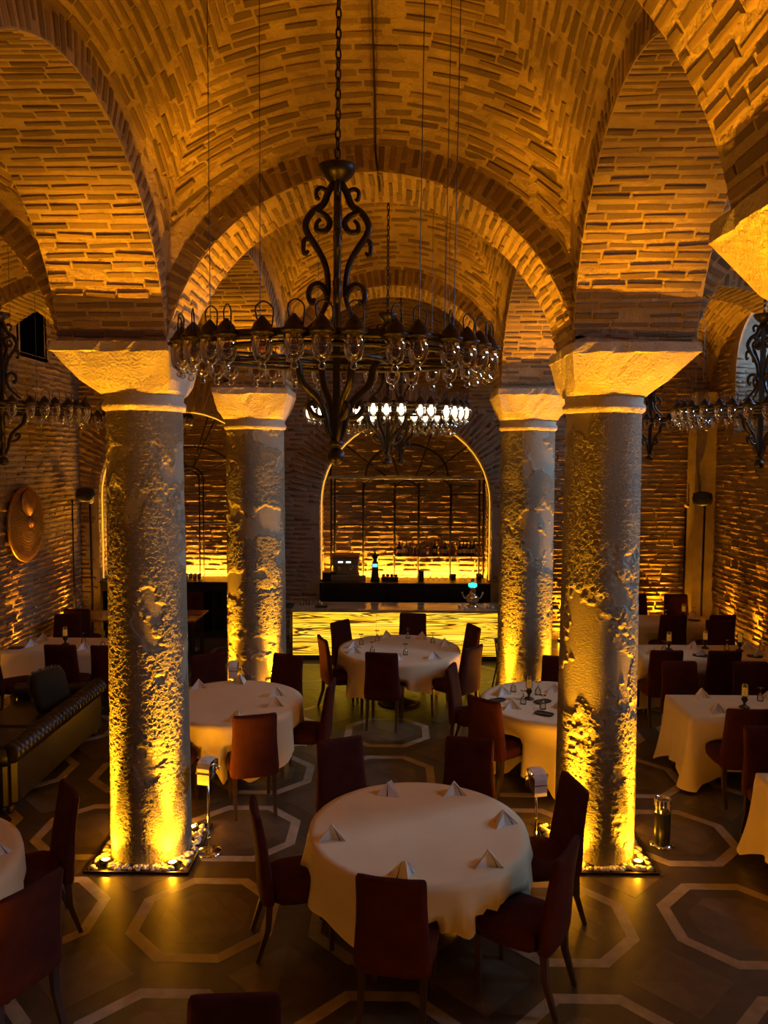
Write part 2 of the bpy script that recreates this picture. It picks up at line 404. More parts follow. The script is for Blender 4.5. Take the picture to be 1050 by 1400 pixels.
def vault(x0, x1, y0, y1, label, single=200, corners=None):
    P = corners or [(x0, y0), (x1, y0), (x1, y1), (x0, y1)]
    P = [np.array(p, float) for p in P]; c = sum(P)/4; Z0 = 6.82; zs = 4.78; ze = ZC+RING
    parts = []; sets = []
    for k in range(4):
        A, B = P[k], P[(k+1) % 4]; half = np.linalg.norm(B-A)/2
        def S(a, b, A=A, B=B, half=half):
            t = np.clip(a, .004, 1); zg = zs+(Z0-.05-zs)*np.clip(1-t*t, 0, 1)**.6; zc = Z0-(Z0-ze)*t*t
            h = np.maximum(zc-zg, .004); cc = t*half; r = (cc*cc+h*h)/(2*h); u = 2*b-1
            drop = r-np.sqrt(np.maximum(r*r-(cc*u)**2, 0)); z = zc-drop
            pa = c+t[..., None]*(A-c); pb = c+t[..., None]*(B-c); p = pa+(pb-pa)*b[..., None]
            return np.stack([p[..., 0], p[..., 1], z], -1)
        parts.append(surf(S, 26, 22, .004, 1.)); sets.append(lay(S, 0, (c[0], c[1], 4.0), a0=.03, a1=.995, b0=.002, b1=.998, pitch=.080, blen=.27, proud=.008, fill=True))
    V, F = merge(parts)
    o = tag(link('ceiling', np_mesh('ceiling', V, F, m_mortar, True)), label, 'vault', kind='structure')
    bricks(o, sets, m_brick, single)
    return o

# ------------------------------------------------------------------ floor
OX, OY, OP, OS, OE = 2.5337, 5.4768, 1.305, 1.044, .44
def octa(c, half, e):
    return [(c[0]+x*1.0, c[1]+y*1.0) for x, y in ((-e, half), (e, half), (half, e), (half, -e), (e, -half), (-e, -half), (-half, -e), (-half, e))]
fl = MB(); fl.add([(WL-.3, -1.5, -.0008), (WR+.3, -1.5, -.0008), (WR+.3, 15.6, -.0008), (WL-.3, 15.6, -.0008)], [(0, 1, 2, 3)])
floor = tag(fl.build('floor', m_dark), 'dark parquet floor inlaid with pale octagons', 'floor', kind='structure')
def slab(b, poly, z0=-.0008, z1=0.0):
    n = len(poly); ar = sum(poly[i][0]*poly[(i+1) % n][1]-poly[(i+1) % n][0]*poly[i][1] for i in range(n))
    if ar < 0: poly = poly[::-1]
    vs = [(x, y, z0) for x, y in poly]+[(x, y, z1) for x, y in poly]
    return b.add(vs, [tuple(range(n, 2*n))]+[(i, (i+1) % n, n+(i+1) % n, n+i) for i in range(n)])
def lerp2(p, q, t): return (p[0]+(q[0]-p[0])*t, p[1]+(q[1]-p[1])*t)
def clip(poly, nx, ny, d0, d1):
    for (a, b, c, s) in ((nx, ny, d0, 1), (nx, ny, d1, -1)):
        out = []
        for i in range(len(poly)):
            p, q = poly[i], poly[(i+1) % len(poly)]; dp = s*(a*p[0]+b*p[1]-c); dq = s*(a*q[0]+b*q[1]-c)
            if dp >= 0: out.append(p)
            if dp*dq < 0: out.append(lerp2(p, q, dp/(dp-dq)))
        poly = out
        if not poly: break
    return poly
cells = []
for i in range(-8, 4):
    for j in range(-3, 7):
        cx, cy = OX+i*OP, OY+j*OP
        if WL+.3 < cx < WR-.3: cells.append((math.hypot(cx-.2, cy), cx, cy))
cells.sort()
count = {}; rest = {}
def piece(name, poly, m, z1, cap):
    if len(poly) < 3: return
    cx, cy = sum(p[0] for p in poly)/len(poly), sum(p[1] for p in poly)/len(poly)
    inview = cy > 2.6 and abs(cx+.1) < .53*cy+.4
    count[name] = count.get(name, 0)+(1 if inview else 0)
    if inview and count[name] <= cap: slab(MB(), poly, z1=z1).build(name, m, floor)
    else: slab(rest.setdefault((name, m.name), (MB(), m))[0], poly, z1=z1)
for _, cx, cy in cells:
    o1 = octa((cx, cy), OS/2, OE/2); o2 = octa((cx, cy), OS/2-.088, OE/2-.036); o3 = octa((cx, cy), .315, .13)
    for k in range(8):
        kk = (k+1) % 8
        piece('border_strip', [o1[k], o1[kk], o2[kk], o2[k]], m_oak, .0006, 290)
        piece('border_band', [o2[k], o2[kk], o3[kk], o3[k]], m_dark, 0.0, 150)
    nx, ny = math.cos(.7), math.sin(.7); base = cx*nx+cy*ny
    for k in range(4):
        piece('parquet_plank', clip(o3, nx, ny, base-.34+k*.17+.001, base-.34+(k+1)*.17-.001), m_mid, .0004, 160)
    sx, sy = cx+OP/2, cy+OP/2; q = .345; D = [(sx-q, sy), (sx, sy+q), (sx+q, sy), (sx, sy-q)]
    for k in range(4): piece('parquet_triangle', [D[k], D[(k+1) % 4], (sx, sy)], m_mid, .0004, 160)
for (name, mn), (b, m) in rest.items(): b.build(name, m, floor, kind='stuff')

# ------------------------------------------------------------------ walls
def wall_mesh(U, z0, z1, holes, step=.08):
    """strips of wall along U=(p0,p1); holes = list of (c, half, zbot, zspring, rise)"""
    p0, p1 = [np.array(p, float) for p in U]; L = np.linalg.norm(p1-p0); n = int(L/step); b = MB()
    top = lambda h, u: h[3]+h[4]*math.sqrt(max(0, 1-((u-h[0])/h[1])**2))
    us = sorted(set([round(i*L/n, 4) for i in range(n+1)]+[round(h[0]+s*h[1], 4) for h in holes for s in (-1, 1)]))
    for a, c in zip(us, us[1:]):
        if c-a < 1e-4: continue
        A = p0+(p1-p0)*a/L; B = p0+(p1-p0)*c/L; um = (a+c)/2
        hs = [h for h in holes if abs(um-h[0]) < h[1]]
        spans = [((z0, z0), (z1, z1))]
        for h in hs: spans = [((z0, z0), (h[2], h[2])), ((top(h, a), top(h, c)), (z1, z1))]
        for (l0, l1), (t0, t1) in spans:
            if t0-l0 > 1e-3 or t1-l1 > 1e-3: b.add([(A[0], A[1], l0), (B[0], B[1], l1), (B[0], B[1], t1), (A[0], A[1], t0)], [(0, 1, 2, 3)])
    return b
def in_hole(u, z, h, g=.02):
    return (np.abs(u-h[0]) < h[1]+g) & (z > h[2]-g) & (z < h[3]+h[4]*np.sqrt(np.clip(1-((u-h[0])/(h[1]+g))**2, 0, 1))+g)
def wall(name, U, z1, holes, label, inward, single=200, m=None, ring=0.0, z0=0.0, proud=.016, pitch=.088):
    p0, p1 = [np.array(p, float) for p in U]; L = np.linalg.norm(p1-p0); dr = (p1-p0)/L
    o = tag(wall_mesh(U, z0, z1, holes).build(name, m_wmortar), label, 'wall', kind='structure')
    S = lambda a, b: np.stack([p0[0]+dr[0]*b*L, p0[1]+dr[1]*b*L, z0+a*(z1-z0)], -1)
    def keep(C):
        u = (C[:, :2]-p0)@dr; k = np.ones(len(C), bool)
        for h in holes:
            k &= ~in_hole(u, C[:, 2], h, .16 if h[4] else .02)
            if ring and h[4]: k &= ~((C[:, 2] > h[3]) & (((u-h[0])/(h[1]+ring))**2+((C[:, 2]-h[3])/(h[4]+ring))**2 < 1))
        return k
    sets = [lay(S, 0, inward, pitch=pitch, blen=.28, joint=.03, bh=.052, proud=proud, keep=keep)]
    for h in holes:
        if ring and h[4]:
            def F(a, b, h=h):
                t = PI*(1-a); uu = h[0]+(h[1]+.01+b*(ring-.02))*np.cos(t); zz = h[3]+(h[4]+.01+b*(ring-.02))*np.sin(t)
                return np.stack([p0[0]+dr[0]*uu, p0[1]+dr[1]*uu, zz], -1)
            sets.append(lay(F, 0, inward, pitch=.1, blen=.29, bh=.05, proud=proud))
    bricks(o, sets, m or m_wbrick, single)
    return o

# niches of the back wall: (centre along the wall, half width, bottom, spring, rise)
N1 = (.21-WL, 1.61, 0.0, 2.55, 1.60); N0 = (-3.95-WL, 1.60, 0.0, 2.65, 1.62)
NB = 15.25
WIN = [(wy, .95, 3.85, 5.0, .9) for wy in (4.5, 8.4, 12.4)]
wall('wall_back', ((WL, BACK), (WR, BACK)), 6.6, [N1, N0], 'dark brick back wall with two arched niches', (0, 5, 2), 290, ring=.62)
wall('wall_left', ((WL, 1.0), (WL, BACK)), 6.6, [(11.65, .42, 5.05, 5.75, .12)], 'brick side wall carrying the round copper strainer', (0, 7, 2), 290, proud=.017)
wr = wall('wall_right', ((WR, 0.0), (WR, BACK)), 6.6, WIN, 'brick side wall with deep arched windows', (0, 7, 2), 290, proud=.017)
# niche interiors
for k, (h, nm) in enumerate(((N1, 'bar niche'), (N0, 'side niche'))):
    cx = h[0]+WL
    wall('wall_back', ((cx-1.75, NB), (cx+1.75, NB)), 4.5, [], 'rough amber lit brick wall inside the %s' % nm, (cx, 5, 2), 250 if k == 0 else 120, proud=.032, pitch=.1)
    def rev(a, b, h=h, cx=cx):
        s = a*(2*h[3]+PI*1.6); x = np.where(s < h[3], cx-h[1], np.where(s > h[3]+PI*1.6, cx+h[1], cx-h[1]*np.cos((s-h[3])/1.6)))
        z = np.where(s < h[3], s, np.where(s > h[3]+PI*1.6, 2*h[3]+PI*1.6-s, h[3]+h[4]*np.sin((s-h[3])/1.6)))
        return np.stack([x, BACK+b*(NB-BACK), z], -1)
    V, F = surf(rev, 80, 4)
    o = tag(link('trim_%d' % (k+1), np_mesh('reveal', V, F, m_wmortar)), 'brick reveal of the arched %s' % nm, 'reveal', kind='structure')
    bricks(o, [lay(rev, 0, (cx, 14.8, 2.0), proud=.01, pitch=.095)], m_wbrick, 60)
# window recesses in the right wall
for k, h in enumerate(WIN):
    y0, y1 = h[0]-h[1], h[0]+h[1]
    root = tag(link('window_%d' % (k+1), None), 'deep arched window in the aisle wall, %s of three from the bar end' % ('third', 'second', 'first')[k], 'window', kind='structure')
    b = MB()
    b.add([(WR, y1, h[2]), (6.95, y1, h[2]), (6.95, y1, h[3]), (WR, y1, h[3])], [(0, 1, 2, 3)])
    b.add([(WR, y0, h[2]), (6.95, y0, h[2]), (6.95, y0, h[3]), (WR, y0, h[3])], [(0, 1, 2, 3)])
    b.add([(WR, y0, h[2]), (6.95, y0, h[2]), (6.95, y1, h[2]), (WR, y1, h[2])], [(0, 1, 2, 3)])
    for i in range(16):
        t0, t1 = PI*i/16, PI*(i+1)/16
        b.add([(WR, h[0]+h[1]*math.cos(t0), h[3]+h[4]*math.sin(t0)), (6.95, h[0]+h[1]*math.cos(t0), h[3]+h[4]*math.sin(t0)), (6.95, h[0]+h[1]*math.cos(t1), h[3]+h[4]*math.sin(t1)), (WR, h[0]+h[1]*math.cos(t1), h[3]+h[4]*math.sin(t1))], [(0, 1, 2, 3)])
    rv = b.build('reveal', m_wmortar, root)
    Sj = lambda a, b_: np.stack([WR+b_*1.15, np.full_like(a, y1), h[2]+a*(h[3]+.6-h[2])], -1)
    bricks(rv, [lay(Sj, 0, (6.3, h[0], 4.5), proud=.012)], m_wbrick, 50 if k == 2 else 0)
    f = MB()
    for yy in np.linspace(y0, y1, 4): f.box(6.86, 6.9, yy-.02, yy+.02, h[2], h[3]+.9)
    for zz in np.linspace(h[2], h[3]+.9, 5): f.box(6.86, 6.9, y0, y1, zz-.02, zz+.02)
    f.build('window_frame', m_frame, root)
    g = MB(); g.box(6.875, 6.881, y0, y1, h[2], h[3]+.92); g.build('pane', glass_mat('window_pane', (.9, .95, 1)), root)
# dark little window high on the left wall
root = tag(link('window_4', None), 'small dark window high in the wall above the copper strainer', 'window', kind='structure')
b = MB(); b.box(WL-.5, WL-.45, 12.1, 13.2, 4.9, 6.0); b.box(WL-.5, WL+.0, 12.12, 12.18, 4.95, 6.0); b.box(WL-.5, WL, 13.1, 13.16, 4.95, 6.0); b.box(WL-.5, WL, 12.1, 13.2, 4.98, 5.04); b.box(WL-.5, WL, 12.1, 13.2, 5.95, 6.0); b.build('pane', m_black, root)
b = MB(); [b.box(WL-.42, WL-.38, yy-.02, yy+.02, 5.0, 5.9) for yy in (12.25, 12.65, 13.05)]; b.build('window_frame', m_frame, root)
# corner pilaster, right
b = MB(); b.box(5.42, WR, 14.0, BACK, 0, 4.6); tag(b.build('trim_3', m_wmortar), 'plain plastered pilaster in the back corner beside the black speaker', 'pilaster', kind='structure')
# wall above the niche wall / behind vault openings
for (x0, x1) in ((WL, WR),):
    b = MB(); b.add([(x0, 15.55, -.01), (x1, 15.55, -.01), (x1, 15.55, 7), (x0, 15.55, 7)], [(0, 1, 2, 3)]); tag(b.build('wall_back', m_wmortar), 'masonry core behind the niches', 'wall', kind='structure')

# ------------------------------------------------------------------ piers, arches, vaults
tn = 10
for r in range(3):
    y = ROW[r]; P = PX[r]
    ar = (120, 290, 200)[r]
    rn = ('near camera', 'between the two front columns', 'between the two columns by the bar')[r]
    arch('trim_%d' % tn, (P[0][1], y), (P[1][0], y), 2*PD, 'brick arch across the nave, %s' % rn, ar); tn += 1
    arch('trim_%d' % tn, (WL, y), (P[0][0], y), 2*PD, 'brick arch across the strainer-side aisle, %s row' % ('first', 'second', 'third')[r], 60); tn += 1
    arch('trim_%d' % tn, (P[1][1], y), (WR, y), 2*PD, 'brick arch across the window-side aisle, %s row' % ('first', 'second', 'third')[r], 60); tn += 1
for s in range(2):
    for r in range(3):
        y0 = ROW[r]+PD; y1 = (ROW[r+1]-PD) if r < 2 else BACK
        q0 = PX[r][s]; q1 = PX[r+1][s] if r < 2 else PX[r][s]
        c0, c1 = sum(q0)/2, sum(q1)/2; th = (q0[1]-q0[0]+q1[1]-q1[0])/2
        arch('trim_%d' % tn, (c0, y0), (c1, y1), th, 'brick arch along the %s colonnade, %s bay' % (('strainer-side', 'window-side')[s], ('first', 'second', 'third')[r]), (290, 120, 60)[r]); tn += 1
        # aisle and nave vaults
        if s == 0: cs = [(WL, ROW[r]+PD), (q0[0], ROW[r]+PD), (q1[0], y1), (WL, y1)]
        else: cs = [(q0[1], ROW[r]+PD), (WR, ROW[r]+PD), (WR, y1), (q1[1], y1)]
        vault(0, 0, 0, 0, 'brick groin vault over the %s aisle, %s bay' % (('strainer-side', 'window-side')[s], ('first', 'second', 'third')[r]), 50, cs)
for r in range(3):
    y1 = (ROW[r+1]-PD) if r < 2 else BACK
    q = PX[r]; p = PX[r+1] if r < 2 else PX[r]
    vault(0, 0, 0, 0, 'brick groin vault over the nave, %s bay' % ('first', 'second', 'third')[r], (290, 200, 60)[r], [(q[0][1], ROW[r]+PD), (q[1][0], ROW[r]+PD), (p[1][0], y1), (p[0][1], y1)])
# the first bay, overhead of the camera, plain
vault(0, 0, 0, 0, 'brick groin vault over the gallery', 0, [(-1.86, -1.2), (1.2, -1.2), (1.25, ROW[0]-PD), (-1.86, ROW[0]-PD)])

# ------------------------------------------------------------------ columns with gravel beds and lamps
SPOT = []
def uplight(loc, aim, power, label, size=23, lens=.035, grp='amber uplights in the gravel beds'):
    t = thing('uplight', label, 'lamp', loc, 0, grp)
    a = Vector(aim)-Vector(loc); q = a.to_track_quat('Z', 'Y').to_matrix().to_4x4()
    b = MB(); b.lathe([(lens*.9, -.03), (lens*1.35, -.01), (lens*1.35, .012), (lens*1.05, .016), (lens, .006)], 14, mx=q); b.build('housing', m_black, t, True)
    b = MB(); b.lathe([(lens, .002), (lens, .008)], 14, mx=q); b.build('lens', m_lens, t)
    d = bpy.data.lights.new('uplight_beam', 'SPOT'); d.energy = power; d.color = AMBER; d.spot_size = math.radians(size); d.spot_blend = 1.0; d.shadow_soft_size = .025
    d2 = bpy.data.lights.new('uplight_spill', 'POINT'); d2.energy = power*P_SPILL; d2.color = AMBER; d2.shadow_soft_size = .02
    d3 = bpy.data.lights.new('uplight_flood', 'SPOT'); d3.energy = power*.066; d3.color = AMBER; d3.spot_size = math.radians(125); d3.spot_blend = 1.0; d3.shadow_soft_size = .02
    o3 = bpy.data.objects.new('uplight_flood', d3); COL.objects.link(o3); o3.parent = t; o3.location = (0, 0, .03); o3.rotation_euler = a.to_track_quat('-Z', 'Y').to_euler()
    o2 = bpy.data.objects.new('uplight_spill', d2); COL.objects.link(o2); o2.parent = t; o2.location = (0, 0, .04)
    o = bpy.data.objects.new('uplight_beam', d); COL.objects.link(o); o.parent = t
    o.location = a.normalized()*.03; o.rotation_euler = a.to_track_quat('-Z', 'Y').to_euler()
PEB = []
for k in range(5):
    g = random.Random(k); b = MB(); b.sphere((0, 0, 0), 1, 8, 5, (g.uniform(.85, 1.2), g.uniform(.7, .95), g.uniform(.55, .75))); PEB.append(b.mesh('pebble', m_pebble, True))
def vnoise(m, n, cz, ct, g):
    """smooth value noise on a wrapped (height, angle) grid of m x n samples"""
    G = g.random((cz+3, ct)); u = np.linspace(0, cz, m); v = np.arange(n)*ct/n
    i = u.astype(int); fu = u-i; fu = fu*fu*(3-2*fu); j = v.astype(int); fv = v-j; fv = fv*fv*(3-2*fv); j1 = (j+1) % ct
    A = G[i][:, j]*(1-fv)+G[i][:, j1]*fv; B = G[i+1][:, j]*(1-fv)+G[i+1][:, j1]*fv
    return A*(1-fu[:, None])+B*fu[:, None]
def column(x, y, r0, r1, pier, y_row, label, lname, single_pebbles, detail=1):
    t = thing('column', label, 'column', (x, y, 0)); px0, px1 = pier[0]-x, pier[1]-x; py0, py1 = y_row-PD-y, y_row+PD-y
    # shaft, irregular weathered drum
    n, m = (380, 700) if detail > 1 else (200, 380); g = np.random.default_rng(int(abs(x*100)+y*10))
    th = np.linspace(0, 2*PI, n, endpoint=False); zz = np.linspace(0, 3.80, m); T, Z = np.meshgrid(th, zz)
    rad = r0+(r1-r0)*np.clip(Z/3.8, 0, 1)
    big = .45*vnoise(m, n, 9, 5, g)+.27*vnoise(m, n, 20, 11, g)+.18*vnoise(m, n, 46, 25, g)+.10*vnoise(m, n, 110, 60, g)
    patch = np.clip((big-.365)/.10, 0, 1); patch = patch*patch*(3-2*patch)
    f = (95, 60), (190, 120), (330, 190)
    rough = .5*vnoise(m, n, *f[0], g)+.32*vnoise(m, n, *f[1], g)+.18*vnoise(m, n, *f[2], g)
    rough = np.abs(rough-.5)*2; rough = 1-rough
    rad = rad+patch*(.0025+.0042*(rough-.5))+.003*(vnoise(m, n, 14, 8, g)-.5)
    V = np.stack([rad*np.cos(T), rad*np.sin(T), Z], -1).reshape(-1, 3); i = np.arange(n*m).reshape(m, n); j = np.roll(i, -1, 1)
    F = np.stack([i[:-1], j[:-1], j[1:], i[1:]], -1).reshape(-1, 4)
    me = np_mesh('shaft', V, F, m_shaft, True); at = me.attributes.new('patch', 'FLOAT', 'POINT'); at.data.foreach_set('value', patch.ravel().astype(np.float32))
    link('shaft', me, t)
    b = MB(); b.lathe([(r1+.005, 3.76), (r1+.03, 3.78), (r1+.035, 3.82), (r1+.012, 3.85), (r1+.02, 3.91)], 48, cap=False); b.build('necking', m_stone, t, True)
    # capital: round-cornered bottom opening to a square slab
    lo = []; k = 48
    def sq(h0, h1, g0, g1, rd):
        out = []
        for i in range(k):
            a = 2*PI*i/k; c, s = math.cos(a), math.sin(a); e = max(abs(c), abs(s)); f = (1/e)*(1-rd)+rd
            X = c*f; Y = s*f; out.append(((h0+h1)/2+X*(h1-h0)/2, (g0+g1)/2+Y*(g1-g0)/2))
        return out
    ex, ey = .04, .10
    for z, wgt, rd in ((3.90, 0, .8), (3.925, .06, .45), (4.0, .30, .12), (4.10, .62, .04), (4.205, .96, .0), (4.215, 1.0, .0), (4.285, 1.0, .0), (4.29, .97, 0)):
        B = r1+.03
        lo.append([(p[0]*q_, p[1]*q_, z+R.uniform(-.004, .004)) for p in sq(-B+(px0-ex+B)*wgt, B+(px1+ex-B)*wgt, -B+(py0-ey+B)*wgt, B+(py1+ey-B)*wgt, rd) for q_ in (1-.028*R.random()**3*(wgt > .1),)])
    b = MB(); b.loops(lo); b.build('capital', m_stone, t)
    b = MB(); b.box(px0, px1, py0, py1, 4.285, 5.3)
    ib = b.build('impost', m_mortar, t)
    # gravel bed
    h = .42; bed = thing('gravel_bed', 'square bed of white pebbles around %s' % lname, 'gravel bed', (x, y, 0))
    b = MB()
    for s in (-1, 1):
        b.box(s*h-.008, s*h+.008, -h-.008, h+.008, 0, .02); b.box(-h-.008, h+.008, s*h-.008, s*h+.008, 0, .0195)
    b.build('rim', m_frame, bed)
    b = MB(); b.box(-h+.008, h-.008, -h+.008, h-.008, -.006, .003); b.build('soil', m_dark, bed)
    nstuff = MB(); g = random.Random(int(x*77+y)); cnt = 0
    for _ in range(620):
        u, v = g.uniform(-h+.03, h-.03), g.uniform(-h+.03, h-.03)
        if math.hypot(u, v) < r0+.012: continue
        if min(math.hypot(u-sx*.30, v-sy*.30) for sx in (-1, 1) for sy in (-1, 1)) < .05: continue
        s = g.uniform(.020, .034); z = g.uniform(.010, .026)
        if single_pebbles and cnt < 290:
            o = link('pebble', PEB[cnt % 5], bed, (u, v, z), g.uniform(0, 6)); o.scale = (s, s, s); cnt += 1
        else: nstuff.sphere((u, v, z), s, 6, 4, (1, .8, .65))
    if nstuff.v: nstuff.build('gravel', m_pebble, bed, True, kind='stuff')
    for sx in (-1, 1):
        for sy in ((-1, 1) if y < 9 else (-1,)):
            cn = {(-1, -1): 'near sofa-side', (1, -1): 'near window-side', (-1, 1): 'far sofa-side', (1, 1): 'far window-side'}[(sx, sy)]
            q = .245 if sx*(1 if x > 0 else -1) < 0 else .305
            dq = math.hypot(q, .283); ux, uy = sx*q/dq*(r0+.075), sy*.283/dq*(r0+.075)
            uplight((x+ux, y+uy, .035), (x+sx*q/dq*(r0-.02), y+sy*.283/dq*(r0-.02), 2.9), P_COL, 'amber uplight at %s gravel corner by %s' % (cn, lname))
    return t
column(-2.09, 6.47, .335, .305, PX[1][0], ROW[1], 'big weathered stone column, streaked with light, by the dark sofa', 'the sofa-side front column', True, 2)
column(1.75, 6.54, .335, .303, PX[1][1], ROW[1], 'big weathered stone column beside the steel cylinder bin', 'the bin-side front column', True, 2)
column(-1.89, 10.5, .40, .385, PX[2][0], ROW[2], 'thick stone column behind the cream round table, between it and the bar', 'the column behind the five-napkin table', False)
column(1.80, 10.5, .37, .355, PX[2][1], ROW[2], 'stone column standing at the far end of the glowing bar, behind the set table', 'the column behind the candle table', False)
column(1.76, 2.62, .33, .31, PX[0][1], ROW[0], 'pitted stone capital and column close overhead at the picture edge', 'the column with the overhead capital', False)
column(-2.29, 2.62, .33, .31, PX[0][0], ROW[0], 'stone column of the first row on the sofa side', 'the first-row sofa-side column', False)

# wall uplights
for (x, y, ax, ay, lb) in ((WL+.14, 9.7, WL-.02, 9.7, 'at the foot of the strainer wall, first of three'), (WL+.14, 11.8, WL-.02, 11.8, 'at the foot of the strainer wall, under the strainer'), (WL+.14, 13.55, WL-.02, 13.55, 'at the foot of the strainer wall, by the corner'),
                           (WR-.14, 13.2, WR+.02, 13.2, 'at the foot of the window wall, by the pilaster'), (WR-.14, 12.2, WR+.02, 12.2, 'at the foot of the window wall, second from the pilaster'), (WR-.14, 10.2, WR+.02, 10.2, 'at the foot of the window wall, third from the pilaster'),
                           (4.9, BACK-.14, 4.9, BACK+.02, 'at the foot of the back wall beside the pilaster'), (3.1, BACK-.14, 3.1, BACK+.02, 'at the foot of the back wall behind the bin-side column')):
    uplight((x, y, .035), (ax, ay, 3.0), P_WALL, 'amber uplight '+lb, 36, grp='amber uplights along the walls')

# ------------------------------------------------------------------ niche light strips
for k, h in enumerate((N1, N0)):
    cx = h[0]+WL; nm = ('bar niche', 'side niche')[k]
    b = MB(); b.box(cx-1.5, cx+1.5, NB-.18, NB-.14, 1.02, 1.05); tag(b.build('light_strip', m_led), 'amber light strip along the counter foot of the %s wall' % nm, 'light strip')
    pts = [(cx-h[1]+.03, BACK+.10, 1.1), (cx-h[1]+.03, BACK+.10, h[3])]+[(cx-(h[1]-.03)*math.cos(PI*i/24), BACK+.10, h[3]+(h[4]-.03)*math.sin(PI*i/24)) for i in range(1, 24)]+[(cx+h[1]-.03, BACK+.10, h[3]), (cx+h[1]-.03, BACK+.10, 1.1)]
    b = MB(); b.tube(pts, .012, 6); tag(b.build('light_strip', m_led2), 'thin amber light line around the arch of the %s' % nm, 'light strip')

NAPS = [
 (-.02, 5.91, 1.9, 'at the far edge of the big round table, nearer the sofa'), (.48, 5.91, .15, 'at the far edge of the big round table, nearer the stand'),
 (.80, 5.42, .5, 'bluish lit at the big round table beside the bin-side column chair'), (.62, 4.85, .1, 'on the big round table in front of the drawn back chair'),
 (.08, 4.70, 1.3, 'on the big round table behind the chair showing its whole back'), (-.42, 5.18, .1, 'alone at the sofa side of the big round table'),
 (-2.23, 8.66, .3, 'on the five-napkin table next to the front column shaft'), (-1.80, 8.88, -.5, 'on the five-napkin table in front of the bucket stand'),
 (-1.30, 8.41, .2, 'on the five-napkin table, farther of the pair by the side-on chair'), (-1.25, 8.05, .1, 'on the five-napkin table, nearer of the pair by the side-on chair'), (-1.56, 7.58, 1.5, 'on the five-napkin table at its near edge beside a chair back'),
 (-.55, 10.61, .2, 'on the bar table, farther of the pair at the stool side'), (-.53, 10.32, .1, 'on the bar table, nearer of the pair at the stool side'), (-.11, 11.25, .4, 'on the bar table at the far edge toward the stool'), (.42, 11.18, -.3, 'on the bar table at the far edge before the chair facing us'), (.72, 10.77, .6, 'on the bar table at the column side'), (.53, 10.06, .2, 'on the bar table at the near edge toward the column'), (.05, 9.94, 1.2, 'on the bar table behind the chair with its back to us'),
 (1.22, 8.50, .6, 'on the candle table behind a dark tray at its nave edge'), (1.25, 8.02, .2, 'on the candle table at its near nave edge'), (1.82, 8.62, .1, 'on the candle table at the far edge before the column'), (1.80, 8.06, .9, 'on the candle table close against the front column'),
 (3.42, 8.46, .2, 'on the white-topped table at its far corner'), (3.38, 7.95, .3, 'on the white-topped table at its near edge beside the chair'), (4.16, 8.42, .5, 'on the white-topped table past the candle lamp'),
 (4.20, 10.70, 1.2, 'on the three-lamp table beside the middle lamp'), (4.94, 10.72, .1, 'on the three-lamp table at its wall end'), (4.90, 10.30, .3, 'on the three-lamp table near the wall, toward us'), (4.14, 10.32, .2, 'on the three-lamp table between the two near chairs'), (3.50, 10.35, .8, 'on the three-lamp table at the column end'),
 (4.98, 12.84, .3, 'on the pilaster-end aisle table beside the candle lamp'),
 (-5.06, 10.55, .8, 'on the set table behind the sofa, at the picture-edge end'), (-5.05, 10.92, .2, 'on the set table behind the sofa, far edge'), (-4.26, 10.42, .4, 'on the set table behind the sofa beside the candle lamp'), (-3.85, 10.85, .9, 'on the set table close to the sofa-side column'),
 (-2.62, 4.90, 1.1, 'on the cut-off round table beside the gravel bed')]
GOBS = [(-.24, 11.04, 'on the bar table toward the stool'), (.21, 11.21, 'in the middle of the far edge of the bar table'), (-.29, 10.33, 'on the bar table by its nearer stool-side chair'), (.16, 10.24, 'on the bar table by its nearer column-side chair'), (.56, 10.92, 'on the bar table at the column side'), (-.46, 10.80, 'on the bar table between the stool-side napkins'),
 (1.40, 8.18, 'on the candle table in front of the lamp'), (1.62, 8.52, 'on the candle table just beyond the lamp'), (1.58, 8.02, 'on the candle table near the front tray'), (1.36, 8.62, 'at the far nave edge of the candle table'),
 (4.02, 8.36, 'on the white-topped table beside the candle lamp'), (4.62, 10.62, 'on the three-lamp table between middle and wall lamps'), (3.72, 10.52, 'on the three-lamp table beside the column-end lamp'), (5.10, 10.62, 'on the three-lamp table at the wall end'), (4.52, 12.75, 'on the pilaster-end aisle table before the back chair'), (5.08, 13.0, 'on the pilaster-end aisle table at the wall end'),
 (-4.40, 10.75, 'on the set table behind the sofa by the lamp'), (-5.15, 10.72, 'on the set table behind the sofa at its end'), (-4.05, 10.55, 'on the set table behind the sofa toward the column')]
CANS = [(1.49, 8.35, 'on the round table between the bin-side columns'), (3.74, 8.12, 'on the white-topped rectangular table'), (3.82, 10.62, 'at the column end of the three-lamp table'), (4.36, 10.72, 'in the middle of the three-lamp table'), (4.78, 10.58, 'at the wall end of the three-lamp table'), (4.80, 12.72, 'on the pilaster-end aisle table by the pilaster'), (3.95, 12.70, 'on the pilaster-end aisle table beside the column'), (-4.62, 10.66, 'on the set table behind the sofa')]
TRAYS = [(1.13, 8.27, .5, 'on the candle table at its nave edge'), (1.56, 7.84, -.6, 'alone at the near edge of the candle table'), (1.62, 8.24, .5, 'under the candle lamp of the round table'), (1.98, 8.55, -.2, 'on the candle table by the far column chair'), (4.12, 10.28, -.4, 'on the three-lamp table between the near chairs'), (4.84, 10.26, -.4, 'on the three-lamp table near the wall'), (4.92, 12.58, -.3, 'on the pilaster-end aisle table before the lamp'), (-5.2, 10.42, .2, 'on the set table behind the sofa')]
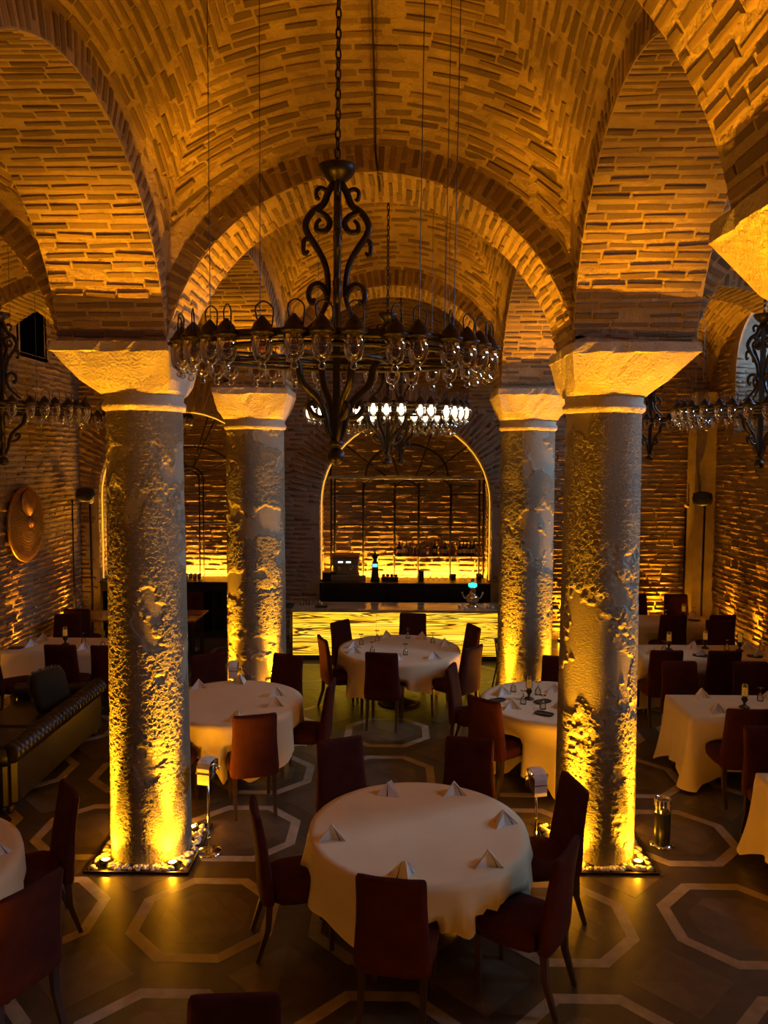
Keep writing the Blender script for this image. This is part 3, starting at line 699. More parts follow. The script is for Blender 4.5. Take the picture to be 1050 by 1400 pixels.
# ------------------------------------------------------------------ chairs
def rrect(w, d, cx, cy, z, n=20, p=4.0):
    out = []
    for i in range(n):
        a = 2*PI*i/n; c, s = math.cos(a), math.sin(a)
        k = (abs(c)**p+abs(s)**p)**(-1/p); out.append((cx+w/2*c*k, cy+d/2*s*k, z))
    return out
def make_chair():
    t = thing('dining_chair', '', 'chair')
    b = MB(); b.loops([rrect(.43, .42, 0, .01, .375), rrect(.465, .455, 0, .01, .39), rrect(.475, .465, 0, .01, .42), rrect(.48, .47, 0, .01, .45), rrect(.465, .455, 0, .01, .478), rrect(.40, .39, 0, .01, .492), rrect(.2, .2, 0, .01, .496)])
    b.build('seat', m_velvet, t, True)
    b = MB(); lo = []
    for z, wd, th, y in ((.375, .40, .06, -.238), (.395, .455, .085, -.24), (.46, .465, .09, -.243), (.58, .445, .085, -.252), (.70, .425, .075, -.264), (.82, .415, .068, -.280), (.92, .415, .062, -.297), (.965, .412, .058, -.305), (.983, .395, .045, -.308), (.990, .35, .02, -.309)):
        L = rrect(wd, th, 0, y, z, 24, 5)
        if z > .9: L = [(p[0], p[1]+.012*(p[0]/.2)**2, p[2]+.010*(abs(p[0])/.2)**2) for p in L]
        else: L = [(p[0], p[1]+.012*(p[0]/.2)**2, p[2]) for p in L]
        lo.append(L)
    b.loops(lo); b.build('backrest', m_velvet, t, True)
    for sx in (-1, 1):
        for f, (x0, y0, x1, y1) in enumerate(((.195, .205, .19, .20), (.185, -.225, .185, -.305))):
            b = MB(); lo = []
            for z, s, q in ((.39, .044, 0), (.22, .038, .35), (0, .028, 1)):
                x, y = sx*(x0+(x1-x0)*q), y0+(y1-y0)*q*q if f else y0+(y1-y0)*q
                lo.append([(x-s/2, y-s/2, z), (x+s/2, y-s/2, z), (x+s/2, y+s/2, z), (x-s/2, y+s/2, z)])
            b.loops(lo[::-1]); b.build('leg', m_leg, t)
    return t
chair0 = make_chair(); index_children(chair0); chair_used = [False]; SEATS = []
def chair(bx, by, tx, ty, label, group=None):
    """(bx,by) top of the back, (tx,ty) what it faces"""
    a = math.atan2(ty-by, tx-bx); x, y = bx+.30*math.cos(a), by+.30*math.sin(a); rz = a-PI/2; SEATS.append((x, y, a))
    if not chair_used[0]:
        chair_used[0] = True; chair0.location = (x, y, 0); chair0.rotation_euler = (0, 0, rz); chair0['label'] = label; chair0['group'] = 'dark red velvet dining chairs'; return chair0
    return dup(chair0, (x, y, 0), rz, label, 'dark red velvet dining chairs')

T1, T2, T3, T4, T0 = (.18, 5.36), (-1.76, 8.22), (.08, 10.6), (1.72, 8.30), (-3.25, 4.75)
for (bx, by, tx, ty, lb) in (
    (-.01, 4.26, *T1, 'red chair showing its whole back, at the near edge of the big round table'),
    (-.95, 5.15, .1, 5.45, 'red chair at the big round table on the side toward the sofa'),
    (1.36, 5.62, *T1, 'tall red chair of the big round table against the bin-side column'),
    (1.08, 4.62, .10, 5.20, 'red chair drawn back at an angle, overlapping the chair by the bin-side column'),
    (-.46, 6.45, -.02, 5.5, 'red chair at the far edge of the big round table, nearer the sofa'),
    (.66, 6.50, .45, 5.5, 'red chair at the far edge of the big round table, nearer the napkin stand'),
    (-1.29, 7.05, -1.62, 8.1, 'red chair at the near edge of the five-napkin round table'),
    (-.66, 8.12, *T2, 'red chair seen side-on at the five-napkin round table, toward the nave centre'),
    (-1.28, 9.27, *T2, 'red chair behind the five-napkin table on the bar side, beside the bucket stand'),
    (-2.27, 9.27, *T2, 'red chair behind the five-napkin table, away from the bucket stand'),
    (-2.36, 7.12, *T2, 'red chair half hidden behind the sofa-side front column'),
    (-.15, 9.40, .0, 10.4, 'red chair with its back to us at the table before the bar'),
    (-.96, 10.20, *T3, 'red chair side-on at the bar table, nearer of two toward the free bar end'),
    (-.80, 11.25, *T3, 'red chair against the glowing onyx, farther of two toward the free bar end'),
    (.30, 11.86, .15, 10.6, 'red chair in the middle of the glowing onyx, facing us'),
    (1.16, 11.0, *T3, 'red chair in front of the onyx, farther of two toward the column end'),
    (1.02, 9.75, *T3, 'red chair side-on at the bar table, nearer of two toward the column end'),
    (.66, 8.80, 1.6, 8.5, 'tall red chair side-on at the candle table, toward the nave centre'),
    (.90, 7.60, 1.6, 8.3, 'red chair at the near corner of the candle table, seen obliquely'),
    (2.02, 9.28, *T4, 'red chair behind the candle table against the far column'),
    (3.42, 7.33, 3.45, 8.4, 'red chair in front of the white-topped rectangular table'),
    (3.36, 6.86, 3.4, 5.9, 'dark chair behind the cut-off rectangular table, facing us'),
    (3.40, 9.10, 3.4, 8.0, 'wine red chair behind the white-topped table, nearer the column'),
    (4.24, 9.10, 4.24, 8.0, 'wine red chair behind the white-topped table, nearer the window wall'),
    (3.44, 9.62, 3.44, 10.8, 'dark red chair in front of the three-lamp table, nearer the column'),
    (4.17, 9.62, 4.17, 10.8, 'dark red chair in front of the three-lamp table, nearer the window wall'),
    (4.33, 11.86, 4.33, 13, 'dark chair in front of the pilaster-end aisle table, toward the column'),
    (5.10, 11.88, 5.0, 13, 'dark chair in front of the pilaster-end aisle table, beside the wall lamp'),
    (4.88, 11.50, 4.88, 10.4, 'dark chair behind the three-lamp table, facing us'),
    (5.03, 13.72, 5.0, 12.5, 'dark chair behind the pilaster-end aisle table, next to the pilaster'),
    (4.30, 13.72, 4.3, 12.5, 'dark chair behind the pilaster-end aisle table, by the back wall lamp'),
    (-5.12, 9.62, -4.5, 10.1, 'dark red chair at the picture edge beside the set table behind the sofa'),
    (-4.27, 9.68, -4.25, 10.8, 'red chair showing its back at the set table behind the sofa'),
    (-3.66, 9.66, -3.7, 10.8, 'red chair at the set table, mostly hidden by the column'),
    (-4.98, 11.62, -4.95, 10.4, 'dark chair behind the set table, under the strainer'),
    (-5.02, 12.02, -5.05, 13.0, 'dark chair in front of the corner wooden table'),
    (-2.34, 5.42, *T0, 'red chair beside the cut-off round table, next to the gravel bed'),
    (-2.02, 4.16, *T0, 'big red chair seen from behind at the cut-off round table'),
    (-.70, 3.28, -.62, 2.2, 'red chair of which only the top shows at the bottom picture edge'),
    (.34, 3.05, .34, 2.2, 'red chair whose top edge barely shows at the bottom under the big table'),
    (-3.60, 13.62, -3.7, 12.5, 'dark chair behind the shiny wooden table in front of the side niche'),
): chair(bx, by, tx, ty, lb)

# ------------------------------------------------------------------ tables and cloths
def cloth(name, per, nrm, z, drop, flare, label, group):
    """per: plan outline, nrm: outward directions, drop(i): hem length, flare(i, s): outward push"""
    n = len(per); cx, cy = sum(p[0] for p in per)/n, sum(p[1] for p in per)/n
    lo = [[(cx+(p[0]-cx)*k, cy+(p[1]-cy)*k, z+.004) for p in per] for k in (.02, .5, .93)]
    lo.append([(p[0], p[1], z+.002) for p in per])
    K = 9
    for k in range(1, K+1):
        s = k/K; lo.append([(p[0]+q[0]*(.010+flare(i, s)), p[1]+q[1]*(.010+flare(i, s)), max(.015, z-.006-drop(i)*s)) for i, (p, q) in enumerate(zip(per, nrm))])
    near = [q for q in SEATS if math.hypot(q[0]-cx, q[1]-cy) < 2.0]
    for k in range(3, len(lo)):
        for i, p in enumerate(lo[k]):
            if p[2] > .53: continue
            x, y = p[0], p[1]
            for _ in range(30):
                hit = False
                for sx, sy, a in near:
                    u = (x-sx)*math.cos(a)+(y-sy)*math.sin(a); v = -(x-sx)*math.sin(a)+(y-sy)*math.cos(a)
                    if -.34 < u < .255 and abs(v) < .255: hit = True
                if not hit: break
                dd = math.hypot(cx-x, cy-y)+1e-6; x += (cx-x)/dd*.015; y += (cy-y)/dd*.015
            lo[k][i] = (x, y, p[2])
    b = MB(); b.loops(lo, cap=False); b.f.append(tuple(range(n-1, -1, -1)))
    return tag(b.build(name, m_cloth, None, True), label, 'tablecloth', group)
def pedestal_table(name, x, y, r, label, grp):
    t = thing(name, label, 'table', (x, y, 0), 0, grp)
    b = MB(); b.lathe([(r-.03, .70), (r-.005, .715), (r-.005, .735), (r-.02, .742)], 48); b.build('tabletop', m_leg, t)
    b = MB(); b.lathe([(.30, 0), (.30, .03), (.08, .06), (.05, .12), (.05, .66), (.16, .70)], 20); b.build('pedestal', m_leg, t, True)
def round_table(x, y, r, drop, seed, label, cl, amp=.05, n=160):
    pedestal_table('round_table', x, y, r-.02, label, 'round tables')
    g = random.Random(seed); ph = [g.uniform(0, 6.28) for _ in range(5)]
    per = [(x+r*math.cos(2*PI*i/n), y+r*math.sin(2*PI*i/n)) for i in range(n)]; nr = [(math.cos(2*PI*i/n), math.sin(2*PI*i/n)) for i in range(n)]
    def fold(i):
        a = 2*PI*i/n; f = .5+.5*math.sin(15*a+ph[0]+1.6*math.sin(3*a+ph[1])); return f**1.8*(.62+.38*math.sin(2*a+ph[2]))
    dr = lambda i: drop*(1+.20*math.sin(4*2*PI*i/n+ph[3])+.10*fold(i)-.05)
    fl = lambda i, s: s*(.012+amp*fold(i)*(.55+.45*s))
    cloth('tablecloth', per, nr, .75, dr, fl, cl, 'tablecloths')
def rect_table(x0, x1, y0, y1, drop, seed, label, cl, n=40):
    t = thing('rectangular_table', label, 'table', ((x0+x1)/2, (y0+y1)/2, 0), 0, 'rectangular tables'); hx, hy = (x1-x0)/2-.02, (y1-y0)/2-.02
    b = MB(); b.bbox(-hx, hx, -hy, hy, .70, .742, .006); b.build('tabletop', m_leg, t)
    for sx in (-1, 1):
        for sy in (-1, 1):
            b = MB(); b.box(sx*(hx-.08)-.03, sx*(hx-.08)+.03, sy*(hy-.08)-.03, sy*(hy-.08)+.03, 0, .70); b.build('leg', m_leg, t)
    g = random.Random(seed); ph = [g.uniform(0, 6.28) for _ in range(4)]
    per = []; nr = []; cor = []; rc = .025
    for (ax, ay, sx, sy, st) in ((x1, y0, 1, -1, -PI/2), (x1, y1, 1, 1, 0), (x0, y1, -1, 1, PI/2), (x0, y0, -1, -1, PI)):
        for k in range(9):
            a = st+PI/2*k/8; per.append((ax-sx*rc+rc*math.cos(a), ay-sy*rc+rc*math.sin(a))); nr.append((math.cos(a), math.sin(a))); cor.append(1.0)
        nx = {(1, -1): (x1, y1, 0, 1), (1, 1): (x0, y1, -1, 0), (-1, 1): (x0, y0, 0, -1), (-1, -1): (x1, y0, 1, 0)}[(sx, sy)]
        p = per[-1]; Ld = abs(nx[0]-p[0])+abs(nx[1]-p[1])-rc; Ld = abs((nx[0]-p[0])*nx[2])+abs((nx[1]-p[1])*nx[3])-rc
        for k in range(1, n):
            s = k/n; per.append((p[0]+nx[2]*Ld*s, p[1]+nx[3]*Ld*s)); nr.append(nr[8+len(nr)-len(nr) if False else -1] if k > 1 else (math.cos(st+PI/2), math.sin(st+PI/2)))
            cor.append(max(0, 1-min(s, 1-s)*Ld/.22))
    tot = len(per)
    fold = lambda i: .5+.5*math.sin(i*.42+ph[0]+1.3*math.sin(i*.11+ph[1]))
    dr = lambda i: drop*(1+.20*cor[i]**1.3)
    fl = lambda i, s: s*(.01+.035*fold(i)*s+.09*cor[i]**2*s)
    cloth('tablecloth', per, nr, .75, dr, fl, cl, 'tablecloths')
round_table(.18, 5.36, .775, .37, 3, 'big round table under cream cloth in the middle of the nave floor', 'plain cream cloth on the biggest round table, six folded napkins on it', .10)
round_table(-1.76, 8.22, .77, .52, 5, 'round table beside the sofa-side front column, five napkins on it', 'cream cloth on the round table between the two sofa-side columns', .10)
round_table(.08, 10.6, .84, .42, 8, 'round table set with upturned glasses in front of the glowing bar', 'pale cloth on the round table before the glowing bar', .08)
round_table(1.72, 8.30, .76, .66, 12, 'round table with candle lamp between the two bin-side columns', 'cream cloth hanging low on the round table with the candle lamp', .10)
round_table(-3.25, 4.75, .79, .40, 15, 'round table cut off by the picture edge near the dark sofa', 'cream cloth on the round table cut off by the picture edge')
rect_table(3.05, 4.75, 7.80, 8.56, .60, 1, 'rectangular table with white top and candle lamp near the window-side aisle floor', 'white topped cloth on the rectangular table with one candle lamp')
rect_table(3.05, 4.75, 5.62, 6.39, .58, 2, 'rectangular table cut off by the picture edge beyond the steel bin', 'amber lit cloth on the rectangular table cut off by the picture edge')
rect_table(3.30, 5.45, 10.13, 10.92, .55, 3, 'long table with three candle lamps, middle one in the window-side aisle', 'dim cloth on the long table with three candle lamps')
rect_table(3.30, 5.20, 12.36, 13.05, .55, 4, 'pilaster-end table at the back of the window-side aisle', 'dim cloth on the pilaster-end aisle table')
rect_table(-5.35, -3.60, 10.30, 11.10, .55, 5, 'rectangular set table in the strainer-side aisle behind the sofa', 'dim cloth on the set table behind the sofa')
def wood_table(x0, x1, y0, y1, label):
    t = thing('wooden_table', label, 'table', ((x0+x1)/2, (y0+y1)/2, 0), 0, 'bare wooden tables'); hx, hy = (x1-x0)/2, (y1-y0)/2
    b = MB(); b.bbox(-hx, hx, -hy, hy, .715, .75, .006); b.build('tabletop', m_wood, t)
    for sx in (-1, 1):
        for sy in (-1, 1):
            b = MB(); b.box(sx*(hx-.1)-.025, sx*(hx-.1)+.025, sy*(hy-.1)-.025, sy*(hy-.1)+.025, 0, .715); b.build('leg', m_black, t)
wood_table(-4.25, -3.22, 12.35, 13.25, 'bare wooden table with shiny top in front of the side niche')
wood_table(-5.55, -4.60, 12.35, 13.15, 'bare wooden table in the corner, half hidden by the sofa-side column')

# ------------------------------------------------------------------ napkins
def make_napkin():
    t = thing('napkin', '', 'napkin'); b = MB()
    A, Lf, Rg, Bk, Cn, A2 = (0, .0, .105), (-.095, -.045, 0), (.095, -.045, 0), (0, .115, 0), (0, -.018, .0), (0, .022, .098)
    b.add([A, Lf, Cn, Rg, Bk, A2], [(0, 1, 2), (0, 2, 3), (5, 4, 1), (5, 3, 4), (0, 5, 1), (0, 3, 5)])
    b.add([(0, -.003, .112), (-.078, -.030, .012), (-.096, -.047, .001), (.096, -.047, .001), (.078, -.030, .012), (0, -.012, .104)], [(0, 1, 2, 5), (0, 5, 3, 4)])
    b.build('cloth', m_napkin, t)
    b = MB()
    P = lambda u, v: Vector(A).lerp(Vector(Rg).lerp(Vector(Cn), u), v)+Vector((.003, -.006, .001))
    b.add([P(.42, .12), P(.50, .12), P(.50, 1), P(.42, 1)], [(0, 1, 2, 3)])
    P2 = lambda u, v: Vector(A2).lerp(Vector(Lf).lerp(Vector(Bk), u), v)+Vector((-.003, .002, .003))
    b.add([P2(.5, .1), P2(.56, .1), P2(.56, 1), P2(.5, 1)], [(0, 1, 2, 3)])
    b.build('stripe', m_stripe, t)
    return t
nap0 = make_napkin(); index_children(nap0); nap_used = [False]
def napkin(x, y, rz, lb, z=.7545):
    if not nap_used[0]:
        nap_used[0] = True; nap0.location = (x, y, z); nap0.rotation_euler = (0, 0, rz); nap0['label'] = lb; nap0['group'] = 'folded white napkins'; return
    dup(nap0, (x, y, z), rz, lb, 'folded white napkins')
for (x, y, rz, lb) in NAPS: napkin(x, y, rz, 'folded white napkin '+lb)

# ------------------------------------------------------------------ glasses, candle lamps, trays
def make_goblet():      # stands upside down on its rim
    b = MB(); b.lathe([(.036, 0), (.034, .03), (.028, .06), (.012, .082), (.005, .09), (.004, .135), (.012, .14), (.034, .145), (.034, .148)], 16)
    return tag(b.build('goblet', m_goblet, None, True), '', 'glass', 'upturned stemmed glasses')
gob0 = make_goblet(); gob_used = [False]
def goblet(x, y, lb, z=.7545):
    o = gob0
    if gob_used[0]: o = gob0.copy(); COL.objects.link(o)
    gob_used[0] = True; o.location = (x, y, z); o['label'] = lb
for (x, y, lb) in GOBS: goblet(x, y, 'upturned stemmed glass '+lb)
def make_candle():
    t = thing('candle_lamp', '', 'candle lamp')
    b = MB(); b.lathe([(.055, 0), (.055, .008), (.04, .018), (.016, .03), (.012, .05), (.03, .075), (.036, .095), (.02, .115), (.034, .125)], 16); b.build('foot', m_bronze, t, True)
    b = MB(); b.lathe([(.034, .125), (.036, .14), (.036, .245), (.034, .25)], 16, cap=False); b.build('chimney', m_goblet, t, True)
    b = MB(); b.lathe([(.028, .13), (.028, .205), (.02, .21)], 14); b.build('candle', m_candle, t, True)
    return t
can0 = make_candle(); index_children(can0); can_used = [False]
for (x, y, lb) in CANS:
    if not can_used[0]: can_used[0] = True; can0.location = (x, y, .7545); can0['label'] = 'bronze candle lamp '+lb; can0['group'] = 'candle lamps'
    else: dup(can0, (x, y, .7545), 0, 'bronze candle lamp '+lb, 'candle lamps')
def make_tray():
    b = MB(); b.loops([rrect(.16, .09, 0, 0, 0), rrect(.19, .11, 0, 0, .006), rrect(.20, .12, 0, 0, .016), rrect(.185, .105, 0, 0, .016), rrect(.16, .085, 0, 0, .008)])
    return tag(b.build('tray', m_black, None), '', 'tray', 'small dark table trays')
tray0 = make_tray(); tray_used = False
for (x, y, rz, lb) in TRAYS:
    o = tray0
    if tray_used: o = tray0.copy(); COL.objects.link(o)
    tray_used = True; o.location = (x, y, .7545); o.rotation_euler = (0, 0, rz); o['label'] = 'dark oblong tray '+lb

# ------------------------------------------------------------------ napkin stands, bin
def napkin_stand(x, y, rz, label):
    t = thing('napkin_stand', label, 'stand', (x, y, 0), rz, 'steel bucket stands')
    b = MB(); b.lathe([(.115, 0), (.115, .008), (.10, .018), (.05, .028), (.016, .04)], 28); b.build('base', m_chrome, t, True)
    b = MB(); b.lathe([(.011, .035), (.011, .66)], 12); b.lathe([(.016, .12), (.018, .13), (.016, .14)], 12); b.build('pole', m_chrome, t, True)
    b = MB(); b.lathe([(.05, .655), (.062, .67), (.072, .78), (.076, .80), (.070, .795), (.06, .70)], 20)
    b.build('bucket', m_chrome, t, True)
    b = MB(); b.tube([(-.078, 0, .775), (-.10, 0, .77), (-.10, 0, .735), (-.074, 0, .74)], .006, 6); b.tube([(.078, 0, .775), (.10, 0, .77), (.10, 0, .735), (.074, 0, .74)], .006, 6); b.build('handle', m_chrome, t, True)
    pr = [(.09, .70), (.088, .77), (.075, .812), (.02, .826), (-.04, .822), (-.072, .806), (-.086, .76), (-.088, .66), (-.086, .63)]
    b = MB(); b.loops([[(sx, p[0]+.0, p[1]+dz) for (sx, dz) in ((-.055, 0), (-.02, .004), (.02, .004), (.055, 0), (.055, -.004), (-.055, -.004))] for p in pr]); n_ = b.build('folded_napkin', m_napkin, t)
    b = MB(); b.box(-.056, .056, -.0905, -.087, .715, .721); b.build('stripe', m_stripe, n_)
napkin_stand(-1.58, 6.41, -.25, 'steel pole stand with draped napkin beside the sofa-side gravel bed')
napkin_stand(1.19, 6.25, .25, 'steel pole stand with draped napkin between the big table and the bin-side column')
napkin_stand(-2.02, 9.58, .1, 'steel bucket stand with napkin against the thick column by the bar')
t = thing('ashtray_bin', 'black cylinder bin with polished steel top beside the bin-side column', 'bin', (2.37, 6.62, 0))
b = MB(); b.lathe([(.105, 0), (.105, .012), (.085, .022), (.06, .03)], 28); b.build('base', m_chrome, t, True)
b = MB(); b.lathe([(.068, .02), (.070, .03), (.070, .30)], 24); b.build('body', m_black, t, True)
b = MB(); b.lathe([(.071, .30), (.073, .305), (.073, .42), (.066, .425), (.064, .41), (.05, .405)], 24); b.build('top', m_chrome, t, True)

# ------------------------------------------------------------------ sofa, cushions, low table
t = thing('tufted_sofa', 'dark leather rolled-arm sofa with ribbed back beside the front column', 'sofa', (-4.0, 8.1, 0))
b = MB(); b.bbox(-.55, .38, -1.05, 1.12, .08, .36, .03); b.build('base', m_leather, t)
b = MB(); b.bbox(.26, .44, -1.05, 1.12, .08, .62, .04); b.build('backrest', m_leather, t)
for k in range(2):
    b = MB(); b.bbox(-.56, .25, -.90+k*.95, .03+k*.97, .36, .47, .04); b.build('seat_cushion', m_leather, t)
b = MB(); n = 26
for k in range(n):
    y0 = -1.08+2.22*k/n; lo = []
    for q in range(7):
        s = q/6; rr = .105*(.80+.20*math.sin(PI*s)); lo.append([(.40+rr*math.cos(2*PI*i/16), y0+2.22/n*s, .60+rr*math.sin(2*PI*i/16)) for i in range(16)])
    b.loops(lo)
b.build('rolled_back', m_leather, t, True)
for yy, k in ((-1.02, 0), (1.10, 1)):
    b = MB(); b.bbox(-.58, .38, yy-.09, yy+.09, .08, .52, .03); a = b.build('armrest', m_leather, t)
    b = MB(); b.tube([(-.60, yy, .53), (-.2, yy, .53), (.2, yy, .55), (.38, yy, .58)], .095, 14); b.build('arm_roll', m_leather, a, True)
for sx in (-.5, .36):
    for sy in (-1.0, 1.05):
        b = MB(); b.lathe([(.025, 0), (.035, .04), (.03, .085)], 12, (sx, sy, 0)); b.build('foot', m_leg, t, True)
def cushion(loc, rx, ry, rz, label, s=.24):
    t = thing('cushion', label, 'cushion', loc, 0, 'cushions on the sofa'); t.rotation_euler = (rx, ry, rz)
    lo = []
    for k in range(9):
        u = -1+2*k/8; q = math.sqrt(max(.02, 1-u*u)); lo.append(rrect(2*s*(.80+.2*q**.5), 2*s*(.80+.2*q**.5), 0, 0, u*.075, 24, 5))
    b = MB(); b.loops(lo); b.build('cover', m_cushion, t, True)
    b = MB(); per = rrect(2*s, 2*s, 0, 0, 0, 24, 5)
    for i in range(24):
        p, q = per[i], per[(i+1) % 24]
        for k in range(6):
            a = k/6; c = (p[0]+(q[0]-p[0])*a, p[1]+(q[1]-p[1])*a); d = (c[0]*1.12, c[1]*1.12)
            b.add([(c[0]*.97, c[1]*.97, .008), (c[0]*.97, c[1]*.97, -.008), (d[0]+.004, d[1], -.012+R.uniform(-.01, .01)), (d[0]-.004, d[1], R.uniform(-.02, .02))], [(0, 1, 2, 3)])
    b.build('fringe', m_fringe, t)
cushion((-3.98, 8.72, .70), 1.30, 0, 1.2, 'dark cushion with cream fringe standing on the sofa before the set table')
cushion((-4.05, 7.35, .66), 1.15, .1, 1.75, 'dark cushion with cream fringe at the near end of the sofa')
t = thing('coffee_table', 'low wooden table in front of the sofa seat at the picture edge', 'table', (-5.15, 8.35, 0))
b = MB(); b.bbox(-.35, .35, -.55, .55, .40, .44, .008); b.build('tabletop', m_wood, t)
for sx in (-.3, .3):
    for sy in (-.5, .5):
        b = MB(); b.box(sx-.03, sx+.03, sy-.03, sy+.03, 0, .40); b.build('leg', m_leg, t)

# ------------------------------------------------------------------ chandeliers
CHD = 1/240.0
def pz(py): return (627-py)*CHD+3.38-3.98
def smooth(pts, k=5):
    out = []; P = [Vector(p) for p in pts]
    for i in range(len(P)-1):
        a, b, c, d = P[max(i-1, 0)], P[i], P[i+1], P[min(i+2, len(P)-1)]
        for j in range(k):
            t = j/k; out.append(.5*((2*b)+(c-a)*t+(2*a-5*b+4*c-d)*t*t+(3*b-a-3*c+d)*t**3))
    return out+[P[-1]]
def scroll(prof, ang, r, b, n=7):
    pts = smooth([(x*CHD*math.cos(ang), x*CHD*math.sin(ang), pz(y)) for x, y in prof]); N = len(pts)
    r *= 1.22; b.tube(pts, [r*(1-.45*(i/N)**3) for i in range(N)], n)
def lantern_parts(lit):
    h = MB(); h.lathe([(.040, -.004), (.046, 0), (.046, .008), (.036, .014), (.030, .030), (.010, .052), (.005, .058)], 14)
    g = MB(); g.lathe([(.034, 0), (.037, -.03), (.035, -.06), (.026, -.088), (.010, -.099), (.0075, -.103), (.014, -.111), (.012, -.121), (.003, -.125)], 14)
    u = MB(); u.lathe([(.010, .0), (.012, -.018), (.020, -.035), (.023, -.052), (.017, -.070), (.004, -.080)], 10)
    k = MB(); k.tube(smooth([(-.018, 0, .045), (-.022, 0, .085), (.005, 0, .105), (.035, 0, .085), (.036, 0, .045), (.028, 0, .0)], 4), .0028, 5)
    return [('hat', h.mesh('hat', m_iron, True)), ('glass', g.mesh('glass', m_glass, True)), ('bulb', u.mesh('bulb', m_lit if lit else m_bulb, True)), ('hook', k.mesh('hook', m_iron, True))]
LP = {False: lantern_parts(False), True: lantern_parts(True)}
def joined(parts):
    b = None; vs = []; fs = []; mi = []; ms = []
    for q, (nm, me) in enumerate(parts):
        o = len(vs); vs += [tuple(v.co) for v in me.vertices]
        for p in me.polygons: fs.append(tuple(i+o for i in p.vertices)); mi.append(q)
        ms.append(me.materials[0])
    me = bpy.data.meshes.new('lantern'); me.from_pydata(vs, [], fs)
    for m in ms: me.materials.append(m)
    me.polygons.foreach_set('material_index', mi); me.shade_smooth(); return me
LJ = {k: joined(v) for k, v in LP.items()}
CMESH = {}
def chandelier(loc, lit, detail, label, top=6.75, tilt=(.034, .006), cables=True):
    t = thing('chandelier', label, 'chandelier', loc, 0, 'wrought iron lantern chandeliers'); t.rotation_euler = (tilt[0], tilt[1], .1)
    if not CMESH:
        def mk(nm, f, sm=True):
            b = MB(); f(b); CMESH[nm] = b.mesh(nm, m_iron, sm)
        mk('cup', lambda b: b.lathe([(.012, pz(266)), (.05, pz(262)), (.085, pz(254)), (.112, pz(244)), (.105, pz(242)), (.06, pz(250)), (.012, pz(252)), (.01, pz(232))], 20))
        mk('pole', lambda b: (b.box(-.02, .02, -.02, .02, pz(610), pz(266)), b.box(-.024, .024, -.024, .024, pz(338), pz(332)), b.box(-.024, .024, -.024, .024, pz(398), pz(391))), False)
        mk('ball', lambda b: (b.sphere((0, 0, pz(625)), .052, 18, 12), b.lathe([(.03, pz(612)), (.045, pz(607)), (.02, pz(600))], 14)))
        def ring(b):
            for (r, z, h, w) in ((.83, .0, .020, .012), (.79, -.045, .012, .02)):
                b.loops([[((r+dx)*math.cos(2*PI*i/72), (r+dx)*math.sin(2*PI*i/72), z+dz) for dx, dz in ((-w, -h), (w, -h), (w, h), (-w, h))] for i in range(73)], cap=False)
            for k in range(8):
                a = PI/8+k*PI/4; b.tube([(.27*math.cos(a), .27*math.sin(a), -.045), (.80*math.cos(a), .80*math.sin(a), -.04)], .010, 6)
            b.loops([[((.27+dx)*math.cos(2*PI*i/36), (.27+dx)*math.sin(2*PI*i/36), -.045+dz) for dx, dz in ((-.014, -.014), (.014, -.014), (.014, .014), (-.014, .014))] for i in range(37)], cap=False)
        mk('ring', ring)
        def wires(b):
            for r, z in ((.865, -.030), (.86, -.050)): b.tube([(r*math.cos(2*PI*i/64), r*math.sin(2*PI*i/64), z) for i in range(64)], .003, 5, closed=True)
        mk('wire', wires)
        def up_arm(b):
            scroll([(6, 266), (12, 276), (19, 292), (33, 302), (42, 318), (38, 332), (29, 345), (17, 366), (12, 390), (13, 417), (24, 440), (48, 462)], 0, .0165, b)
            scroll([(30, 300), (16, 306), (10, 316), (16, 326), (27, 325), (27, 316), (22, 311)], 0, .014, b)
            scroll([(13, 275), (22, 271), (28, 275), (27, 285), (24, 283)], 0, .011, b)
            scroll([(33, 337), (43, 338), (45, 347), (43, 357), (38, 352)], 0, .012, b)
            scroll([(12, 412), (16, 402), (25, 395), (35, 400), (38, 411), (33, 422), (30, 414)], 0, .015, b)
        mk('scroll_arm', up_arm)
        def low_arm(b):
            scroll([(64, 492), (55, 503), (48, 527), (26, 548), (16, 568), (12, 588), (5, 606)], 0, .018, b)
            scroll([(14, 572), (24, 573), (34, 568), (40, 557), (33, 553), (30, 560)], 0, .014, b)
        mk('lower_arm', low_arm)
    for nm in ('cup', 'pole', 'ball', 'ring', 'wire'): link(nm, CMESH[nm], t)
    for k in range(4):
        link('scroll_arm', CMESH['scroll_arm'], t, None, PI/2*k+.0); link('lower_arm', CMESH['lower_arm'], t, None, PI/2*k+.35)
    g = random.Random(5); n = 34
    for k in range(n):
        a = 2*PI*(k+g.uniform(-.16, .16))/n; p = (.855*math.cos(a), .855*math.sin(a), -.002+g.uniform(-.004, .004))
        if detail:
            e = link('lantern', None, t, p, a+g.uniform(1.0, 2.2))
            e.scale = (1.36,)*3
            for nm, me in LP[lit]: link(nm, me, e)
        else: link('lantern', LJ[lit], t, p, a+1.5).scale = (1.36,)*3
    b = MB(); z = pz(234); k = 0; zt = top-loc[2]
    while z < zt:
        q = Matrix.Translation((0, 0, z+.03)) @ Matrix.Rotation(k*PI/2+.4, 4, 'Z')
        b.tube([(.014*math.sin(2*PI*i/10), 0, .034*math.cos(2*PI*i/10)) for i in range(10)], .0055, 5, mx=q, closed=True); z += .052; k += 1
    b.build('chain', m_iron, t, True)
    if cables:
        for a in (.55, 2.2, 2.75, 5.2, 5.5):
            x, y = .80*math.cos(a), .80*math.sin(a); b = MB(); b.tube([(x, y, 0), (x, y, 2.4)], .0022, 4); b.build('cable', m_iron, t)
    return t
